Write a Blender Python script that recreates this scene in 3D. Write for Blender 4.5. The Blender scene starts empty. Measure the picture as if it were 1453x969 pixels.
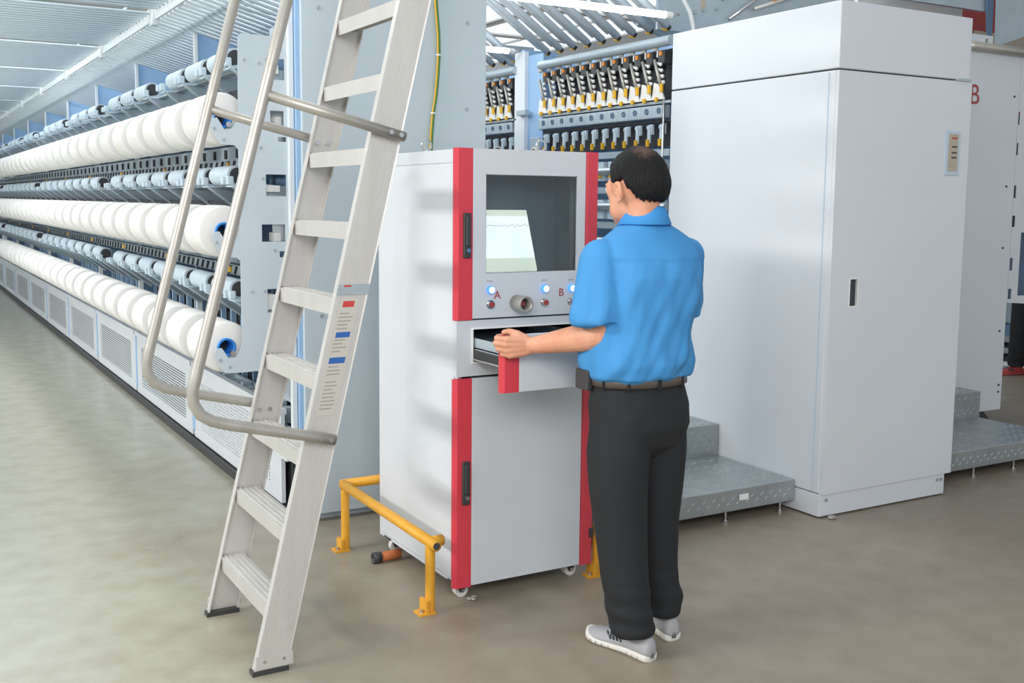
import bpy, bmesh, math, random
from math import sin, cos, pi, radians, sqrt
from mathutils import Vector, Matrix, noise
from mathutils.geometry import tessellate_polygon
random.seed(7)
S = bpy.context.scene
COL = S.collection

# ------------------------------------------------------------------ camera
def lin(h, k=1.0):
    h = h.lstrip('#'); v = [int(h[i:i+2], 16)/255 for i in (0, 2, 4)]
    return tuple(k*(c/12.92 if c <= .04045 else ((c+.055)/1.055)**2.4) for c in v)+(1,)
cam = bpy.data.cameras.new('camera'); co = bpy.data.objects.new('camera', cam); COL.objects.link(co)
yaw, pit, rol, F = .5257, .1106, .0093, 1520.45
fw = Vector((sin(yaw)*cos(pit), cos(yaw)*cos(pit), -sin(pit)))
r0 = Vector((cos(yaw), -sin(yaw), 0)); u0 = r0.cross(fw)
rr = r0*cos(rol)+u0*sin(rol); uu = u0*cos(rol)-r0*sin(rol)
co.matrix_world = Matrix(((rr.x, uu.x, -fw.x, 0), (rr.y, uu.y, -fw.y, 0), (rr.z, uu.z, -fw.z, 1.55), (0, 0, 0, 1)))
cam.sensor_width = 36; cam.lens = F/1453*36
cam.shift_x = -(722.1-726.5)/1453; cam.shift_y = (453.4-484.5)/1453
cam.clip_start = .05; cam.clip_end = 200
S.camera = co
# ------------------------------------------------------------------ world, lights, exposure
w = bpy.data.worlds.new('world'); S.world = w; w.use_nodes = True
w.node_tree.nodes['Background'].inputs[0].default_value = (.86, .93, 1, 1)
w.node_tree.nodes['Background'].inputs[1].default_value = .78
def area(name, loc, to, sx, sy, power, col=(1, 1, 1)):
    l = bpy.data.lights.new(name, 'AREA'); l.shape = 'RECTANGLE'; l.size = sx; l.size_y = sy; l.energy = power; l.color = col
    o = bpy.data.objects.new(name, l); COL.objects.link(o); o.location = loc
    o.rotation_euler = (Vector(to)-Vector(loc)).to_track_quat('-Z', 'Y').to_euler(); return o
area('window_light', (-8, 3.7, 5.0), (1.8, 3.7, 1.0), 3.5, .8, 500, (1, .98, .95))
area('aisle_light', (-.6, 10, 3.9), (.6, 10, 0), 1.2, 14, 270, (.95, .98, 1))
area('ceiling_fill', (1.0, 12, 3.3), (1.0, 12, 6), 5, 16, 760, (.93, .97, 1))  # unseen light added to brighten the ceiling above the rack
area('front_fill', (-.6, -.8, 3.0), (2.1, 3.5, .7), 3.2, 1.6, 140, (1, .98, .96))  # unseen fill added behind the camera for the cabinet fronts
S.view_settings.view_transform = 'Standard'; S.view_settings.look = 'None'
S.view_settings.exposure = 0.0; S.view_settings.gamma = 1; S.view_settings.use_curve_mapping = False

# ------------------------------------------------------------------ materials
def mat(name, col, rough=.5, metal=0.0, bump=0, bscale=60, vary=0, vscale=3, emit=0, ecol=None, spec=None, coat=0, alt=None, stretch=None):
    m = bpy.data.materials.new(name); m.use_nodes = True; nt = m.node_tree; N = nt.nodes; L = nt.links
    b = N['Principled BSDF']; c = lin(col) if isinstance(col, str) else col
    b.inputs['Base Color'].default_value = c; b.inputs['Roughness'].default_value = rough; b.inputs['Metallic'].default_value = metal
    if spec is not None: b.inputs['Specular IOR Level'].default_value = spec
    if coat: b.inputs['Coat Weight'].default_value = coat; b.inputs['Coat Roughness'].default_value = .1
    if emit: b.inputs['Emission Color'].default_value = lin(ecol or col); b.inputs['Emission Strength'].default_value = emit
    tc = N.new('ShaderNodeTexCoord'); mp = N.new('ShaderNodeMapping'); L.new(tc.outputs['Object'], mp.inputs[0])
    if stretch: mp.inputs['Scale'].default_value = stretch
    n2 = N.new('ShaderNodeTexNoise'); n2.inputs['Scale'].default_value = vscale; n2.inputs['Detail'].default_value = 5; L.new(mp.outputs[0], n2.inputs[0])
    if vary or alt:
        r = N.new('ShaderNodeValToRGB'); L.new(n2.outputs[0], r.inputs[0])
        r.color_ramp.elements[0].position = .35; r.color_ramp.elements[1].position = .68
        a = lin(alt) if alt else tuple(x*(1-vary) for x in c[:3])+(1,)
        r.color_ramp.elements[0].color = a; r.color_ramp.elements[1].color = c; L.new(r.outputs[0], b.inputs['Base Color'])
    if bump:
        n = N.new('ShaderNodeTexNoise'); n.inputs['Scale'].default_value = bscale; n.inputs['Detail'].default_value = 3; L.new(mp.outputs[0], n.inputs[0])
        bp = N.new('ShaderNodeBump'); bp.inputs['Strength'].default_value = bump; bp.inputs['Distance'].default_value = .01
        L.new(n.outputs[0], bp.inputs['Height']); L.new(bp.outputs[0], b.inputs['Normal'])
    return m
M = {}
M['paint'] = mat('pale_grey_paint', '#dde1e6', .42, vary=.03, vscale=1.5)
M['panel'] = mat('bluish_grey_paint', '#ccd8e0', .42, vary=.04, vscale=1.2)
M['cab'] = mat('cabinet_grey_paint', '#d3d8dd', .4, vary=.03, vscale=1.5)
M['slot'] = mat('grey_slot_lining', '#67727a', .7)
M['red'] = mat('red_paint', '#d6414f', .38)
M['black'] = mat('black_plastic', '#3c3c3d', .45)
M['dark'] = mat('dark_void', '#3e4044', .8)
M['alu'] = mat('brushed_aluminium', '#d6d3ce', .42, .35, bump=.05, bscale=90, vary=.08, vscale=9, stretch=(1, 1, .12))
M['alu_dull'] = mat('dull_aluminium', '#b9b5ad', .4, .5, vary=.12, vscale=14)
M['steel'] = mat('galvanised_steel', '#b9c4c9', .36, .55, vary=.12, vscale=10)
M['heater'] = mat('bright_heater_steel', '#d8e3ea', .38, .15)
M['steel2'] = mat('machine_grey_steel', '#b9c7cf', .45, .25, vary=.08, vscale=8)
M['diamond'] = mat('diamond_plate_steel', '#aeb4b6', .36, .6, vary=.15, vscale=5)
M['tubes'] = mat('pale_tube_steel', '#dbe6ec', .4)
M['blue'] = mat('light_blue_paint', '#9fc2e6', .5)
M['blue2'] = mat('dull_blue_paint', '#64809f', .6, vary=.2, vscale=5)
M['roller'] = mat('blue_grey_roller', '#c9d9e4', .45)
M['yarn'] = mat('white_yarn', '#ebe9e6', .85, bump=.1, bscale=200)
M['bluetube'] = mat('blue_tube_plastic', '#2f86d8', .4)
M['yellow'] = mat('yellow_paint', '#eaaa33', .45, vary=.12, vscale=12)
M['orange'] = mat('orange_rusty_paint', '#c8743f', .6, vary=.3, vscale=20)
M['yplast'] = mat('yellow_plastic', '#e8b31f', .4)
M['oplast'] = mat('orange_plastic', '#e08a22', .4)
M['ceramic'] = mat('white_ceramic', '#e9e9e4', .3)
M['white'] = mat('white_plastic', '#efefec', .5)
M['green'] = mat('green_insulation', '#4d8b4a', .45)
M['chrome'] = mat('chrome', '#c9c9c9', .18, .9)
M['skin'] = mat('skin', '#e0a486', .55, vary=.08, vscale=14, alt='#cf8f70')
M['hair'] = mat('black_hair', '#232325', .5, bump=.8, bscale=260, stretch=(1, 1, .15))
M['shirt'] = mat('blue_shirt_cotton', '#4290cc', .8, bump=.06, bscale=400)
M['shirt2'] = mat('blue_collar_cotton', '#3f92d6', .8)
M['trouser'] = mat('black_trouser_cloth', '#1d1f22', .85, bump=.03, bscale=300)
M['leather'] = mat('dark_brown_leather', '#584f48', .4)
M['shoe'] = mat('grey_mesh_fabric', '#a9a9ac', .7, bump=.3, bscale=500)
M['sole'] = mat('white_rubber_sole', '#dcd9d0', .6)
M['lace'] = mat('blue_laces', '#2c5c9c', .7)
M['sock'] = mat('dark_lining', '#33414e', .8)
M['redshoe'] = mat('red_shoe', '#c4524c', .6)
M['beam'] = mat('bright_white_paint', '#e6ecf0', .5)
M['tape'] = mat('label_film', '#c6c2b9', .5)
M['prt_blue'] = mat('print_blue', '#2c64ad', .5); M['prt_red'] = mat('print_red', '#c8443e', .5)
M['prt_grey'] = mat('print_grey', '#a09c95', .6); M['letter'] = mat('letter_red', '#a6403f', .5)
M['beige'] = mat('beige_label', '#b9ae9b', .5); M['bframe'] = mat('pale_blue_frame', '#c3d3e2', .4)
M['buttonlit'] = mat('lit_button', '#ffffff', .3, emit=3.5, ecol='#eaf3ff')
M['blueglow'] = mat('blue_button_ring', '#4f8ff0', .3, emit=.8, ecol='#5a9cff')
M['lamp'] = mat('fluorescent_tube', '#ffffff', .4, emit=7, ecol='#f4faff')
M['screenw'] = mat('screen_white', '#ffffff', .3, emit=.85, ecol='#f6f9f4')
M['screeny'] = mat('screen_cream', '#e9ecd8', .3, emit=.62, ecol='#ebe9cf')
M['screenl'] = mat('screen_trace', '#9a9a90', .3, emit=.3, ecol='#a9a99c')
M['recess'] = mat('window_recess', '#5f6f7a', .5, vary=.25, vscale=6)
M['redwall'] = mat('red_steel', '#a8403e', .6)
M['rubber'] = mat('caster_rubber', '#e3e2dc', .5)
M['wire'] = mat('white_cable', '#edf0f0', .5)
# glass: partly mirror, partly clear
g = bpy.data.materials.new('window_glass'); g.use_nodes = True; nt = g.node_tree; nt.nodes.clear()
o_ = nt.nodes.new('ShaderNodeOutputMaterial'); mx = nt.nodes.new('ShaderNodeMixShader'); t_ = nt.nodes.new('ShaderNodeBsdfTransparent'); gl = nt.nodes.new('ShaderNodeBsdfGlossy')
fr = nt.nodes.new('ShaderNodeFresnel'); gl.inputs['Roughness'].default_value = .03; t_.inputs[0].default_value = (.9, .95, .97, 1)
fr.inputs[0].default_value = 1.5
for a, b in ((fr.outputs[0], mx.inputs[0]), (t_.outputs[0], mx.inputs[1]), (gl.outputs[0], mx.inputs[2]), (mx.outputs[0], o_.inputs[0])): nt.links.new(a, b)
M['glass'] = g
# floor: epoxy, greenish on the aisle, browner and worn elsewhere
def floor_mat():
    m = bpy.data.materials.new('epoxy_floor'); m.use_nodes = True; nt = m.node_tree; N = nt.nodes; L = nt.links; b = N['Principled BSDF']
    tc = N.new('ShaderNodeTexCoord'); sp = N.new('ShaderNodeSeparateXYZ'); L.new(tc.outputs['Object'], sp.inputs[0])
    n = N.new('ShaderNodeTexNoise'); n.inputs['Scale'].default_value = .9; n.inputs['Detail'].default_value = 6; n.inputs['Roughness'].default_value = .6; L.new(tc.outputs['Object'], n.inputs[0])
    # wear grows towards the machine heads on the right (x), with a ragged border
    ma = N.new('ShaderNodeMath'); ma.operation = 'MULTIPLY_ADD'; L.new(sp.outputs[0], ma.inputs[0]); ma.inputs[1].default_value = .42; ma.inputs[2].default_value = -.2
    my = N.new('ShaderNodeMath'); my.operation = 'MULTIPLY_ADD'; L.new(sp.outputs[1], my.inputs[0]); my.inputs[1].default_value = -.16; my.inputs[2].default_value = .72
    ad = N.new('ShaderNodeMath'); ad.operation = 'ADD'; L.new(ma.outputs[0], ad.inputs[0]); L.new(my.outputs[0], ad.inputs[1])
    a2 = N.new('ShaderNodeMath'); a2.operation = 'MULTIPLY_ADD'; L.new(n.outputs[0], a2.inputs[0]); a2.inputs[1].default_value = 1.6; a2.inputs[2].default_value = -.8
    a3 = N.new('ShaderNodeMath'); a3.operation = 'ADD'; a3.use_clamp = True; L.new(ad.outputs[0], a3.inputs[0]); L.new(a2.outputs[0], a3.inputs[1])
    r = N.new('ShaderNodeValToRGB'); L.new(a3.outputs[0], r.inputs[0]); e = r.color_ramp.elements
    e[0].color = lin('#b0ae9d'); e[0].position = 0; e[1].color = lin('#94897a'); e[1].position = 1
    x = e.new(.5); x.color = lin('#9c9483')
    n2 = N.new('ShaderNodeTexNoise'); n2.inputs['Scale'].default_value = 7; n2.inputs['Detail'].default_value = 8; L.new(tc.outputs['Object'], n2.inputs[0])
    r2 = N.new('ShaderNodeValToRGB'); L.new(n2.outputs[0], r2.inputs[0]); r2.color_ramp.elements[0].color = (.82, .80, .78, 1); r2.color_ramp.elements[0].position = .3; r2.color_ramp.elements[1].position = .62
    mi = N.new('ShaderNodeMix'); mi.data_type = 'RGBA'; mi.blend_type = 'MULTIPLY'; mi.inputs[0].default_value = .8
    L.new(r.outputs[0], mi.inputs[6]); L.new(r2.outputs[0], mi.inputs[7]); L.new(mi.outputs[2], b.inputs['Base Color'])
    rr = N.new('ShaderNodeMath'); rr.operation = 'MULTIPLY_ADD'; L.new(a3.outputs[0], rr.inputs[0]); rr.inputs[1].default_value = .25; rr.inputs[2].default_value = .2
    L.new(rr.outputs[0], b.inputs['Roughness'])
    bp = N.new('ShaderNodeBump'); bp.inputs['Strength'].default_value = .03; bp.inputs['Distance'].default_value = .01; n3 = N.new('ShaderNodeTexNoise'); n3.inputs['Scale'].default_value = 5
    L.new(tc.outputs['Object'], n3.inputs[0]); L.new(n3.outputs[0], bp.inputs['Height']); L.new(bp.outputs[0], b.inputs['Normal'])
    return m
M['floor'] = floor_mat()

# ------------------------------------------------------------------ mesh builder
class MB:
    def __init__(s): s.v = []; s.f = []; s.s = []; s.m = []
    def add(s, vs, fs, smooth=False, mi=0):
        n = len(s.v); s.v += [tuple(v) for v in vs]; s.f += [tuple(i+n for i in f) for f in fs]; s.s += [smooth]*len(fs); s.m += [mi]*len(fs); return s
    def box(s, x0, x1, y0, y1, z0, z1, mi=0):
        return s.add([(x, y, z) for x in (x0, x1) for y in (y0, y1) for z in (z0, z1)], [(0, 1, 3, 2), (4, 6, 7, 5), (0, 4, 5, 1), (2, 3, 7, 6), (0, 2, 6, 4), (1, 5, 7, 3)], False, mi)
    def bbox(s, x0, x1, y0, y1, z0, z1, r=.003, mi=0):   # bevelled box
        bm = bmesh.new(); bmesh.ops.create_cube(bm, size=1)
        for v in bm.verts: v.co = Vector(((x0+x1)/2+v.co.x*(x1-x0), (y0+y1)/2+v.co.y*(y1-y0), (z0+z1)/2+v.co.z*(z1-z0)))
        bmesh.ops.bevel(bm, geom=bm.edges[:], offset=r, segments=2, affect='EDGES', profile=.5)
        bm.verts.index_update(); s.add([v.co[:] for v in bm.verts], [[v.index for v in f.verts] for f in bm.faces], False, mi); bm.free(); return s
    def cyl(s, p, q, r, n=16, r2=None, cap=True, mi=0, smooth=True):
        p = Vector(p); q = Vector(q); d = (q-p).normalized(); a = d.orthogonal().normalized(); b = d.cross(a); r2 = r if r2 is None else r2
        vs = [p+(a*cos(2*pi*i/n)+b*sin(2*pi*i/n))*r for i in range(n)]+[q+(a*cos(2*pi*i/n)+b*sin(2*pi*i/n))*r2 for i in range(n)]
        s.add(vs, [(i, (i+1) % n, n+(i+1) % n, n+i) for i in range(n)], smooth, mi)
        if cap: s.add(vs[:n], [tuple(range(n))[::-1]], False, mi); s.add(vs[n:], [tuple(range(n))], False, mi)
        return s
    def ring(s, p, q, ro, ri, n=24, mi=0):
        p = Vector(p); q = Vector(q); d = (q-p).normalized(); a = d.orthogonal().normalized(); b = d.cross(a); vs = []
        for c, r in ((p, ro), (q, ro), (q, ri), (p, ri)): vs += [c+(a*cos(2*pi*i/n)+b*sin(2*pi*i/n))*r for i in range(n)]
        fs = [(k*n+i, k*n+(i+1) % n, ((k+1) % 4)*n+(i+1) % n, ((k+1) % 4)*n+i) for k in range(4) for i in range(n)]
        return s.add(vs, fs, True, mi)
    def tube(s, pts, r, n=10, mi=0, rs=None):
        pts = [Vector(p) for p in pts]; vs = []; up = None
        for i, p in enumerate(pts):
            d = (pts[min(i+1, len(pts)-1)]-pts[max(i-1, 0)]).normalized()
            a = d.orthogonal().normalized() if up is None else (up-d*up.dot(d)).normalized(); up = a; b = d.cross(a); R = rs[i] if rs else r
            vs += [p+(a*cos(2*pi*k/n)+b*sin(2*pi*k/n))*R for k in range(n)]
        fs = [(i*n+k, i*n+(k+1) % n, (i+1)*n+(k+1) % n, (i+1)*n+k) for i in range(len(pts)-1) for k in range(n)]
        fs += [tuple(range(n))[::-1], tuple(range((len(pts)-1)*n, len(pts)*n))]
        return s.add(vs, fs, True, mi)
    def sph(s, c, r, n=12, m=8, mi=0, sc=(1, 1, 1)):
        vs = [(c[0], c[1], c[2]+r*sc[2])]
        for j in range(1, m):
            for i in range(n): vs.append((c[0]+r*sc[0]*sin(pi*j/m)*cos(2*pi*i/n), c[1]+r*sc[1]*sin(pi*j/m)*sin(2*pi*i/n), c[2]+r*sc[2]*cos(pi*j/m)))
        vs.append((c[0], c[1], c[2]-r*sc[2])); L = len(vs)-1
        fs = [(0, 1+i, 1+(i+1) % n) for i in range(n)]+[(1+j*n+i, 1+(j+1)*n+i, 1+(j+1)*n+(i+1) % n, 1+j*n+(i+1) % n) for j in range(m-2) for i in range(n)]
        fs += [(L, 1+(m-2)*n+(i+1) % n, 1+(m-2)*n+i) for i in range(n)]
        return s.add(vs, fs, True, mi)
    def prism(s, outer, holes=(), axis='Y', a=0, b=.01, mi=0):
        polys = [outer]+list(holes); P = [p for q in polys for p in q]
        tr = tessellate_polygon([[Vector((p[0], p[1], 0)) for p in q] for q in polys])
        def mk(p, t): return {'Y': (p[0], t, p[1]), 'X': (t, p[0], p[1]), 'Z': (p[0], p[1], t)}[axis]
        n = len(P); s.add([mk(p, a) for p in P]+[mk(p, b) for p in P], [tuple(t) for t in tr]+[tuple(i+n for i in t)[::-1] for t in tr], False, mi)
        k = 0
        for q in polys:
            L = len(q); vs = [mk(p, a) for p in q]+[mk(p, b) for p in q]
            s.add(vs, [(i, (i+1) % L, L+(i+1) % L, L+i) for i in range(L)], False, mi)
        return s
    def build(s, name, mats, parent=None, fixn=True, off=None):
        me = bpy.data.meshes.new(name); o = bpy.data.objects.new(name, me); COL.objects.link(o)
        org = Vector((0, 0, 0)) if off is None else Vector(off)
        if parent is not None:
            p = parent; org = Vector((0, 0, 0))
            while p is not None: org = org+p.location; p = p.parent
            o.parent = parent
        elif off is not None: o.location = off
        me.from_pydata([(x-org.x, y-org.y, z-org.z) for x, y, z in s.v], [], s.f)
        me.polygons.foreach_set('use_smooth', s.s)
        ms = mats if isinstance(mats, (list, tuple)) else [mats]
        for m in ms: me.materials.append(M[m] if isinstance(m, str) else m)
        if len(ms) > 1: me.polygons.foreach_set('material_index', s.m)
        if fixn:
            bm = bmesh.new(); bm.from_mesh(me); bmesh.ops.recalc_face_normals(bm, faces=bm.faces[:]); bm.to_mesh(me); bm.free()
        me.update(); return o
def thing(name, label, cat, loc, group=None):
    o = bpy.data.objects.new(name, None); COL.objects.link(o); o.location = loc; o.empty_display_size = .05
    o['label'] = label; o['category'] = cat
    if group: o['group'] = group
    return o
def tag(o, label, cat, group=None):
    o['label'] = label; o['category'] = cat
    if group: o['group'] = group
    return o
def struct(o): o['kind'] = 'structure'; return o
def stuff(o): o['kind'] = 'stuff'; return o
def cp(o, parent, dx=(0, 0, 0), name=None):      # copy of one object sharing its mesh
    c = o.copy(); COL.objects.link(c); c.parent = parent; c.location = o.location+Vector(dx); return c
def copy_tree(o, parent=None, d=(0, 0, 0)):
    c = o.copy(); COL.objects.link(c); c.parent = parent; c.location = o.location+Vector(d)
    for ch in list(o.children): copy_tree(ch, c)
    return c
def text(name, body, size, loc, rot, m, parent, ext=.0006):
    cu = bpy.data.curves.new(name, 'FONT'); cu.body = body; cu.size = size; cu.extrude = ext; cu.align_x = 'CENTER'; cu.align_y = 'CENTER'
    o = bpy.data.objects.new('tmp', cu); me = bpy.data.meshes.new_from_object(o); bpy.data.objects.remove(o)
    mb = MB(); R = Matrix.Translation(Vector(loc)) @ (rot if isinstance(rot, Matrix) else Matrix.Rotation(pi/2, 4, 'X'))
    mb.add([R @ v.co for v in me.vertices], [tuple(p.vertices) for p in me.polygons]); return mb.build(name, m, parent, fixn=False)

# ------------------------------------------------------------------ setting
def rect(x0, x1, z0, z1): return [(x0, z0), (x1, z0), (x1, z1), (x0, z1)]
struct(MB().box(-9, 24, -4, 31, -.1, 0).build('floor', 'floor'))
ce = MB().box(-9, 24, -4, 31, 5.6, 5.7); struct(ce.build('ceiling', 'beam'))
struct(MB().box(-9, 24, 31, 31.15, 0, 5.6).build('wall_back', 'beam'))
M['glow_pane'] = mat('added_glow_glass', '#ffffff', .3, emit=.85, ecol='#e6f1fb')  # glow for the added windows and roof panels
for i in range(4):  # glowing windows added to brighten the background behind the heater tubes
    x = 12.2+i*3.0
    wn = struct(MB().prism(rect(x, x+2.8, 2.9, 5.3), [rect(x+.08+.9*k, x+.08+.9*k+.84, a, b) for k in range(3) for a, b in ((2.98, 4.05), (4.15, 5.22))], 'Y', 30.92, 31.0).build('window_%d' % (i+1), 'white'))
    for k in range(3):
        for a, b in ((2.98, 4.05), (4.15, 5.22)): MB().box(x+.08+.9*k, x+.92+.9*k, 30.95, 30.97, a, b).build('pane', 'glow_pane', wn)
for i in range(5):  # glowing roof panels added to lift the dull far ceiling
    for j in range(3):
        y = 12.5+i*3.6; x = 5.0+j*3.6
        wn = struct(MB().prism(rect(x, x+3.4, y, y+3.4), [rect(x+.06, x+1.66, y+.06, y+3.34), rect(x+1.74, x+3.34, y+.06, y+3.34)], 'Z', 5.52, 5.60).build('window_%d' % (5+i*3+j), 'white'))
        for a in (x+.06, x+1.74): MB().box(a, a+1.6, y+.06, y+3.34, 5.56, 5.58).build('pane', 'glow_pane', wn)
mb = MB().box(14.3, 24, 11.0, 11.15, 0, 5.6); struct(mb.build('wall_right', 'redwall'))
for i, (z0, z1) in enumerate(((.0, 1.1), (3.45, 3.55), (4.0, 4.2))):
    struct(MB().box(14.3, 24, 10.95, 11.0, z0, z1).build('trim_%d' % (i+1), ('steel', 'white', 'beige')[i]))

# ------------------------------------------------------------------ winding machine (left)
PY = 1.77                        # section length
YB = [4.98+PY*i for i in range(10)]
wm = thing('texturing_machine', 'long winding machine on the left with three tiers, louvered base and tall grey end panel', 'machine', (1.72, 4.8, 0))
# end panel
p = MB().bbox(1.675, 2.64, 4.80, 4.85, .04, 2.56, .004); p.box(1.72, 2.60, 4.86, 5.4, .0, 2.4); ep = p.build('end_panel', 'panel', wm)
for x in (1.76, 2.53):
    for z in (.5, 1.0, 1.5, 2.0, 2.42):
        MB().cyl((x, 4.801, z), (x, 4.793, z), .009, 12).build('bolt', 'steel', ep)
MB().bbox(1.655, 1.675, 4.82, 4.87, .3, 2.56, .002).build('blue_post', 'blue', wm)
MB().bbox(1.628, 1.652, 4.84, 4.87, .35, 2.56, .002).build('side_post', 'beam', wm)
# profile plate with the hooks that carry the three package shafts
CX_, CZ = 1.334, (.864, 1.397, 1.905)
def arm(zc):
    return [(1.40, zc+.02), (1.388, zc-.018), (1.365, zc-.045), (1.335, zc-.05), (1.318, zc-.02), (1.304, zc+.002), (1.284, zc+.0), (1.272, zc-.012), (1.272, zc-.028), (1.30, zc-.095), (1.318, zc-.115), (1.38, zc-.118)]
outl = [(1.63, 2.285), (1.418, 2.285), (1.404, 2.27)]
for zc in CZ[::-1]:
    a = arm(zc)
    if zc > .9: a = a+[(1.398, zc-.135)]
    outl += a
outl += [(1.63, .752)]
holes = [rect(1.53, 1.618, 2.09, 2.185), rect(1.548, 1.612, 1.885, 1.95), rect(1.583, 1.622, 1.81, 1.832), rect(1.523, 1.62, 1.56, 1.66), rect(1.50, 1.612, 1.35, 1.43), rect(1.583, 1.622, 1.277, 1.305), rect(1.522, 1.62, 1.02, 1.13)]
pl = MB().prism(outl, holes, 'Y', 4.866, 4.872).build('end_plate', 'panel', wm)
for i, (x, z) in enumerate([(1.43, 2.17), (1.5, 2.16), (1.29, 1.86), (1.33, 1.81), (1.5, 1.78), (1.51, 1.64), (1.29, 1.35), (1.56, 1.31), (1.45, 1.12), (1.51, 1.12), (1.295, .81), (1.34, .775), (1.5, .80)]):
    MB().cyl((x, 4.866, z), (x, 4.858, z), .007, 10).build('bolt', 'steel', pl)
for zc in CZ: MB().cyl((CX_+.02, 4.862, zc-.025), (CX_+.02, 4.884, zc-.025), .012, 10).build('shaft_pin', 'chrome', pl)
# boxes seen through the windows of the plate
b = MB()
for x0, x1, z0, z1 in ((1.54, 1.60, 2.12, 2.16), (1.585, 1.61, 1.885, 1.925), (1.53, 1.60, 1.58, 1.61), (1.57, 1.6, 1.35, 1.39), (1.53, 1.57, 1.03, 1.1)): b.box(x0, x1, 4.9, 4.98, z0, z1)
stuff(b.build('inner_fitting', 'white', wm))
stuff(MB().box(1.5, 1.63, 5.15, 5.2, .95, 2.25).build('inner_wall', 'blue2', wm))
# base panels with louver slots, one per section
def base_panel(i, y0, y1):
    f = MB(); x = 1.62; z0, z1 = .06, .50; a, b = y0+.02, y1-.03; ya, yb = a+.17, b-.42*(b-a)/1.72*.9; yb = b-.17; za, zb = .13, .43
    f.box(x, x+.02, a, b, z0, za); f.box(x, x+.02, a, b, zb, z1); f.box(x, x+.02, a, ya, za, zb); f.box(x, x+.02, yb, b, za, zb)
    o = f.build('base_panel', 'paint', wm)
    sl = MB(); n = 17; h = (zb-za)/n
    for k in range(n): sl.box(x+.002, x+.006, ya, yb, za+k*h+.0085, za+(k+1)*h)
    if i == 0:
        k = ya
        while k < yb: sl.box(x+.001, x+.012, k, k+.016, za, zb); k += .034
    stuff(sl.build('louver', 'paint', o))
    MB().box(x+.014, x+.016, ya-.01, yb+.01, za-.01, zb+.01).build('slot_backing', 'slot', o)
    MB().bbox(x-.012, x+.03, a, b, .50, .53, .002).build('top_lip', 'paint', o)
    MB().box(x-.004, x+.03, b-.02, b+.03, .10, .5).build('end_clip', 'blue', o)
for i in range(9): base_panel(i, YB[i], YB[i]+PY)
MB().box(1.67, 2.5, 4.98, YB[9], .03, .44).build('base_body', 'dark', wm)
MB().box(1.60, 1.66, 4.95, YB[9], .0, .05).build('plinth', 'black', wm)
tr = MB()
for i in range(9):
    y = YB[i]
    tr.box(1.63, 1.72, y+.05, y+PY-.06, .44, .535)
MB().box(1.63, 2.3, 4.98, YB[9], .43, .44).build('tray', 'steel2', wm)
cl = MB()
for i in range(9):
    for k in range(14):
        y = YB[i]+.1+k*.118+random.uniform(-.02, .02)
        cl.box(1.66, 1.70+random.random()*.05, y, y+random.uniform(.03, .08), .44, .515+random.random()*.03)
    cl.box(1.72, 1.74, YB[i]+.02, YB[i]+PY-.04, .44, .53)
stuff(cl.build('tray_fitting', 'steel2', wm))
# near end fittings under the plate
nf = MB(); nf.box(1.66, 2.3, 4.9, 4.92, .35, .60); nf.box(1.66, 1.95, 4.88, 4.93, .55, .575); nf.box(1.66, 1.95, 4.88, 4.93, .64, .66)
for k in range(5): nf.cyl((1.67+k*.05, 4.87, .575), (1.67+k*.05, 4.87, .61), .012, 8)
MB().bbox(1.60, 1.66, 4.86, 4.97, .30, .44, .004).build('end_box', 'paint', wm)
stuff(nf.build('shaft_bracket', 'steel2', wm))
MB().cyl((1.63, 4.90, .03), (1.66, 4.90, .03), .03, 16).build('foot_wheel', 'steel', wm)
# dark blue back wall, ribs behind the packages
MB().box(1.98, 2.0, 4.98, YB[9], .44, 2.55).build('back_wall', 'blue2', wm)
rb = MB(); rd = MB()
for i in range(9):
    for k in range(8):
        y = YB[i]+.15+k*.22
        rd.box(1.84, 1.97, y, y+.06, .45, .72+.25*random.random()); rb.box(1.80, 1.83, y+.03, y+.06, .45, 1.0)
        rb.tube([(1.78, y+.1, 1.0), (1.70, y+.1, 1.02), (1.68, y+.1, .97)], .012, 6)
        rb.cyl((1.72, y+.05, 1.26), (1.72, y+.05, 1.34), .05, 10) if k % 3 == 0 else None
stuff(rb.build('tension_rod', 'blue', wm)); stuff(rd.build('oil_box', 'dark', wm))
for i in range(1, 10):
    y = YB[i]
    MB().box(1.655, 1.685, y-.03, y+.01, .44, 2.3).build('post', 'beam', wm)
    f = MB().box(1.685, 1.76, y-.03, y-.02, .44, 2.3); f.build('post_web', 'blue2', wm)
    fo = MB().prism([(1.69, 2.12), (1.69, 2.555), (1.76, 2.555), (2.35, 2.40), (2.35, 2.12)], (), 'Y', y-.01, y+.0).build('gusset_fin', 'blue', wm)
    MB().box(1.672, 1.69, y-.035, y+.0, 2.1, 2.60).build('fin_edge', 'beam', fo)
    for x, z in ((1.72, 2.54), (1.75, 2.54), (1.74, 2.33), (1.77, 2.33)): MB().cyl((x, y-.01, z), (x, y-.014, z), .005, 6).build('bolt', 'steel', fo)
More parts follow.
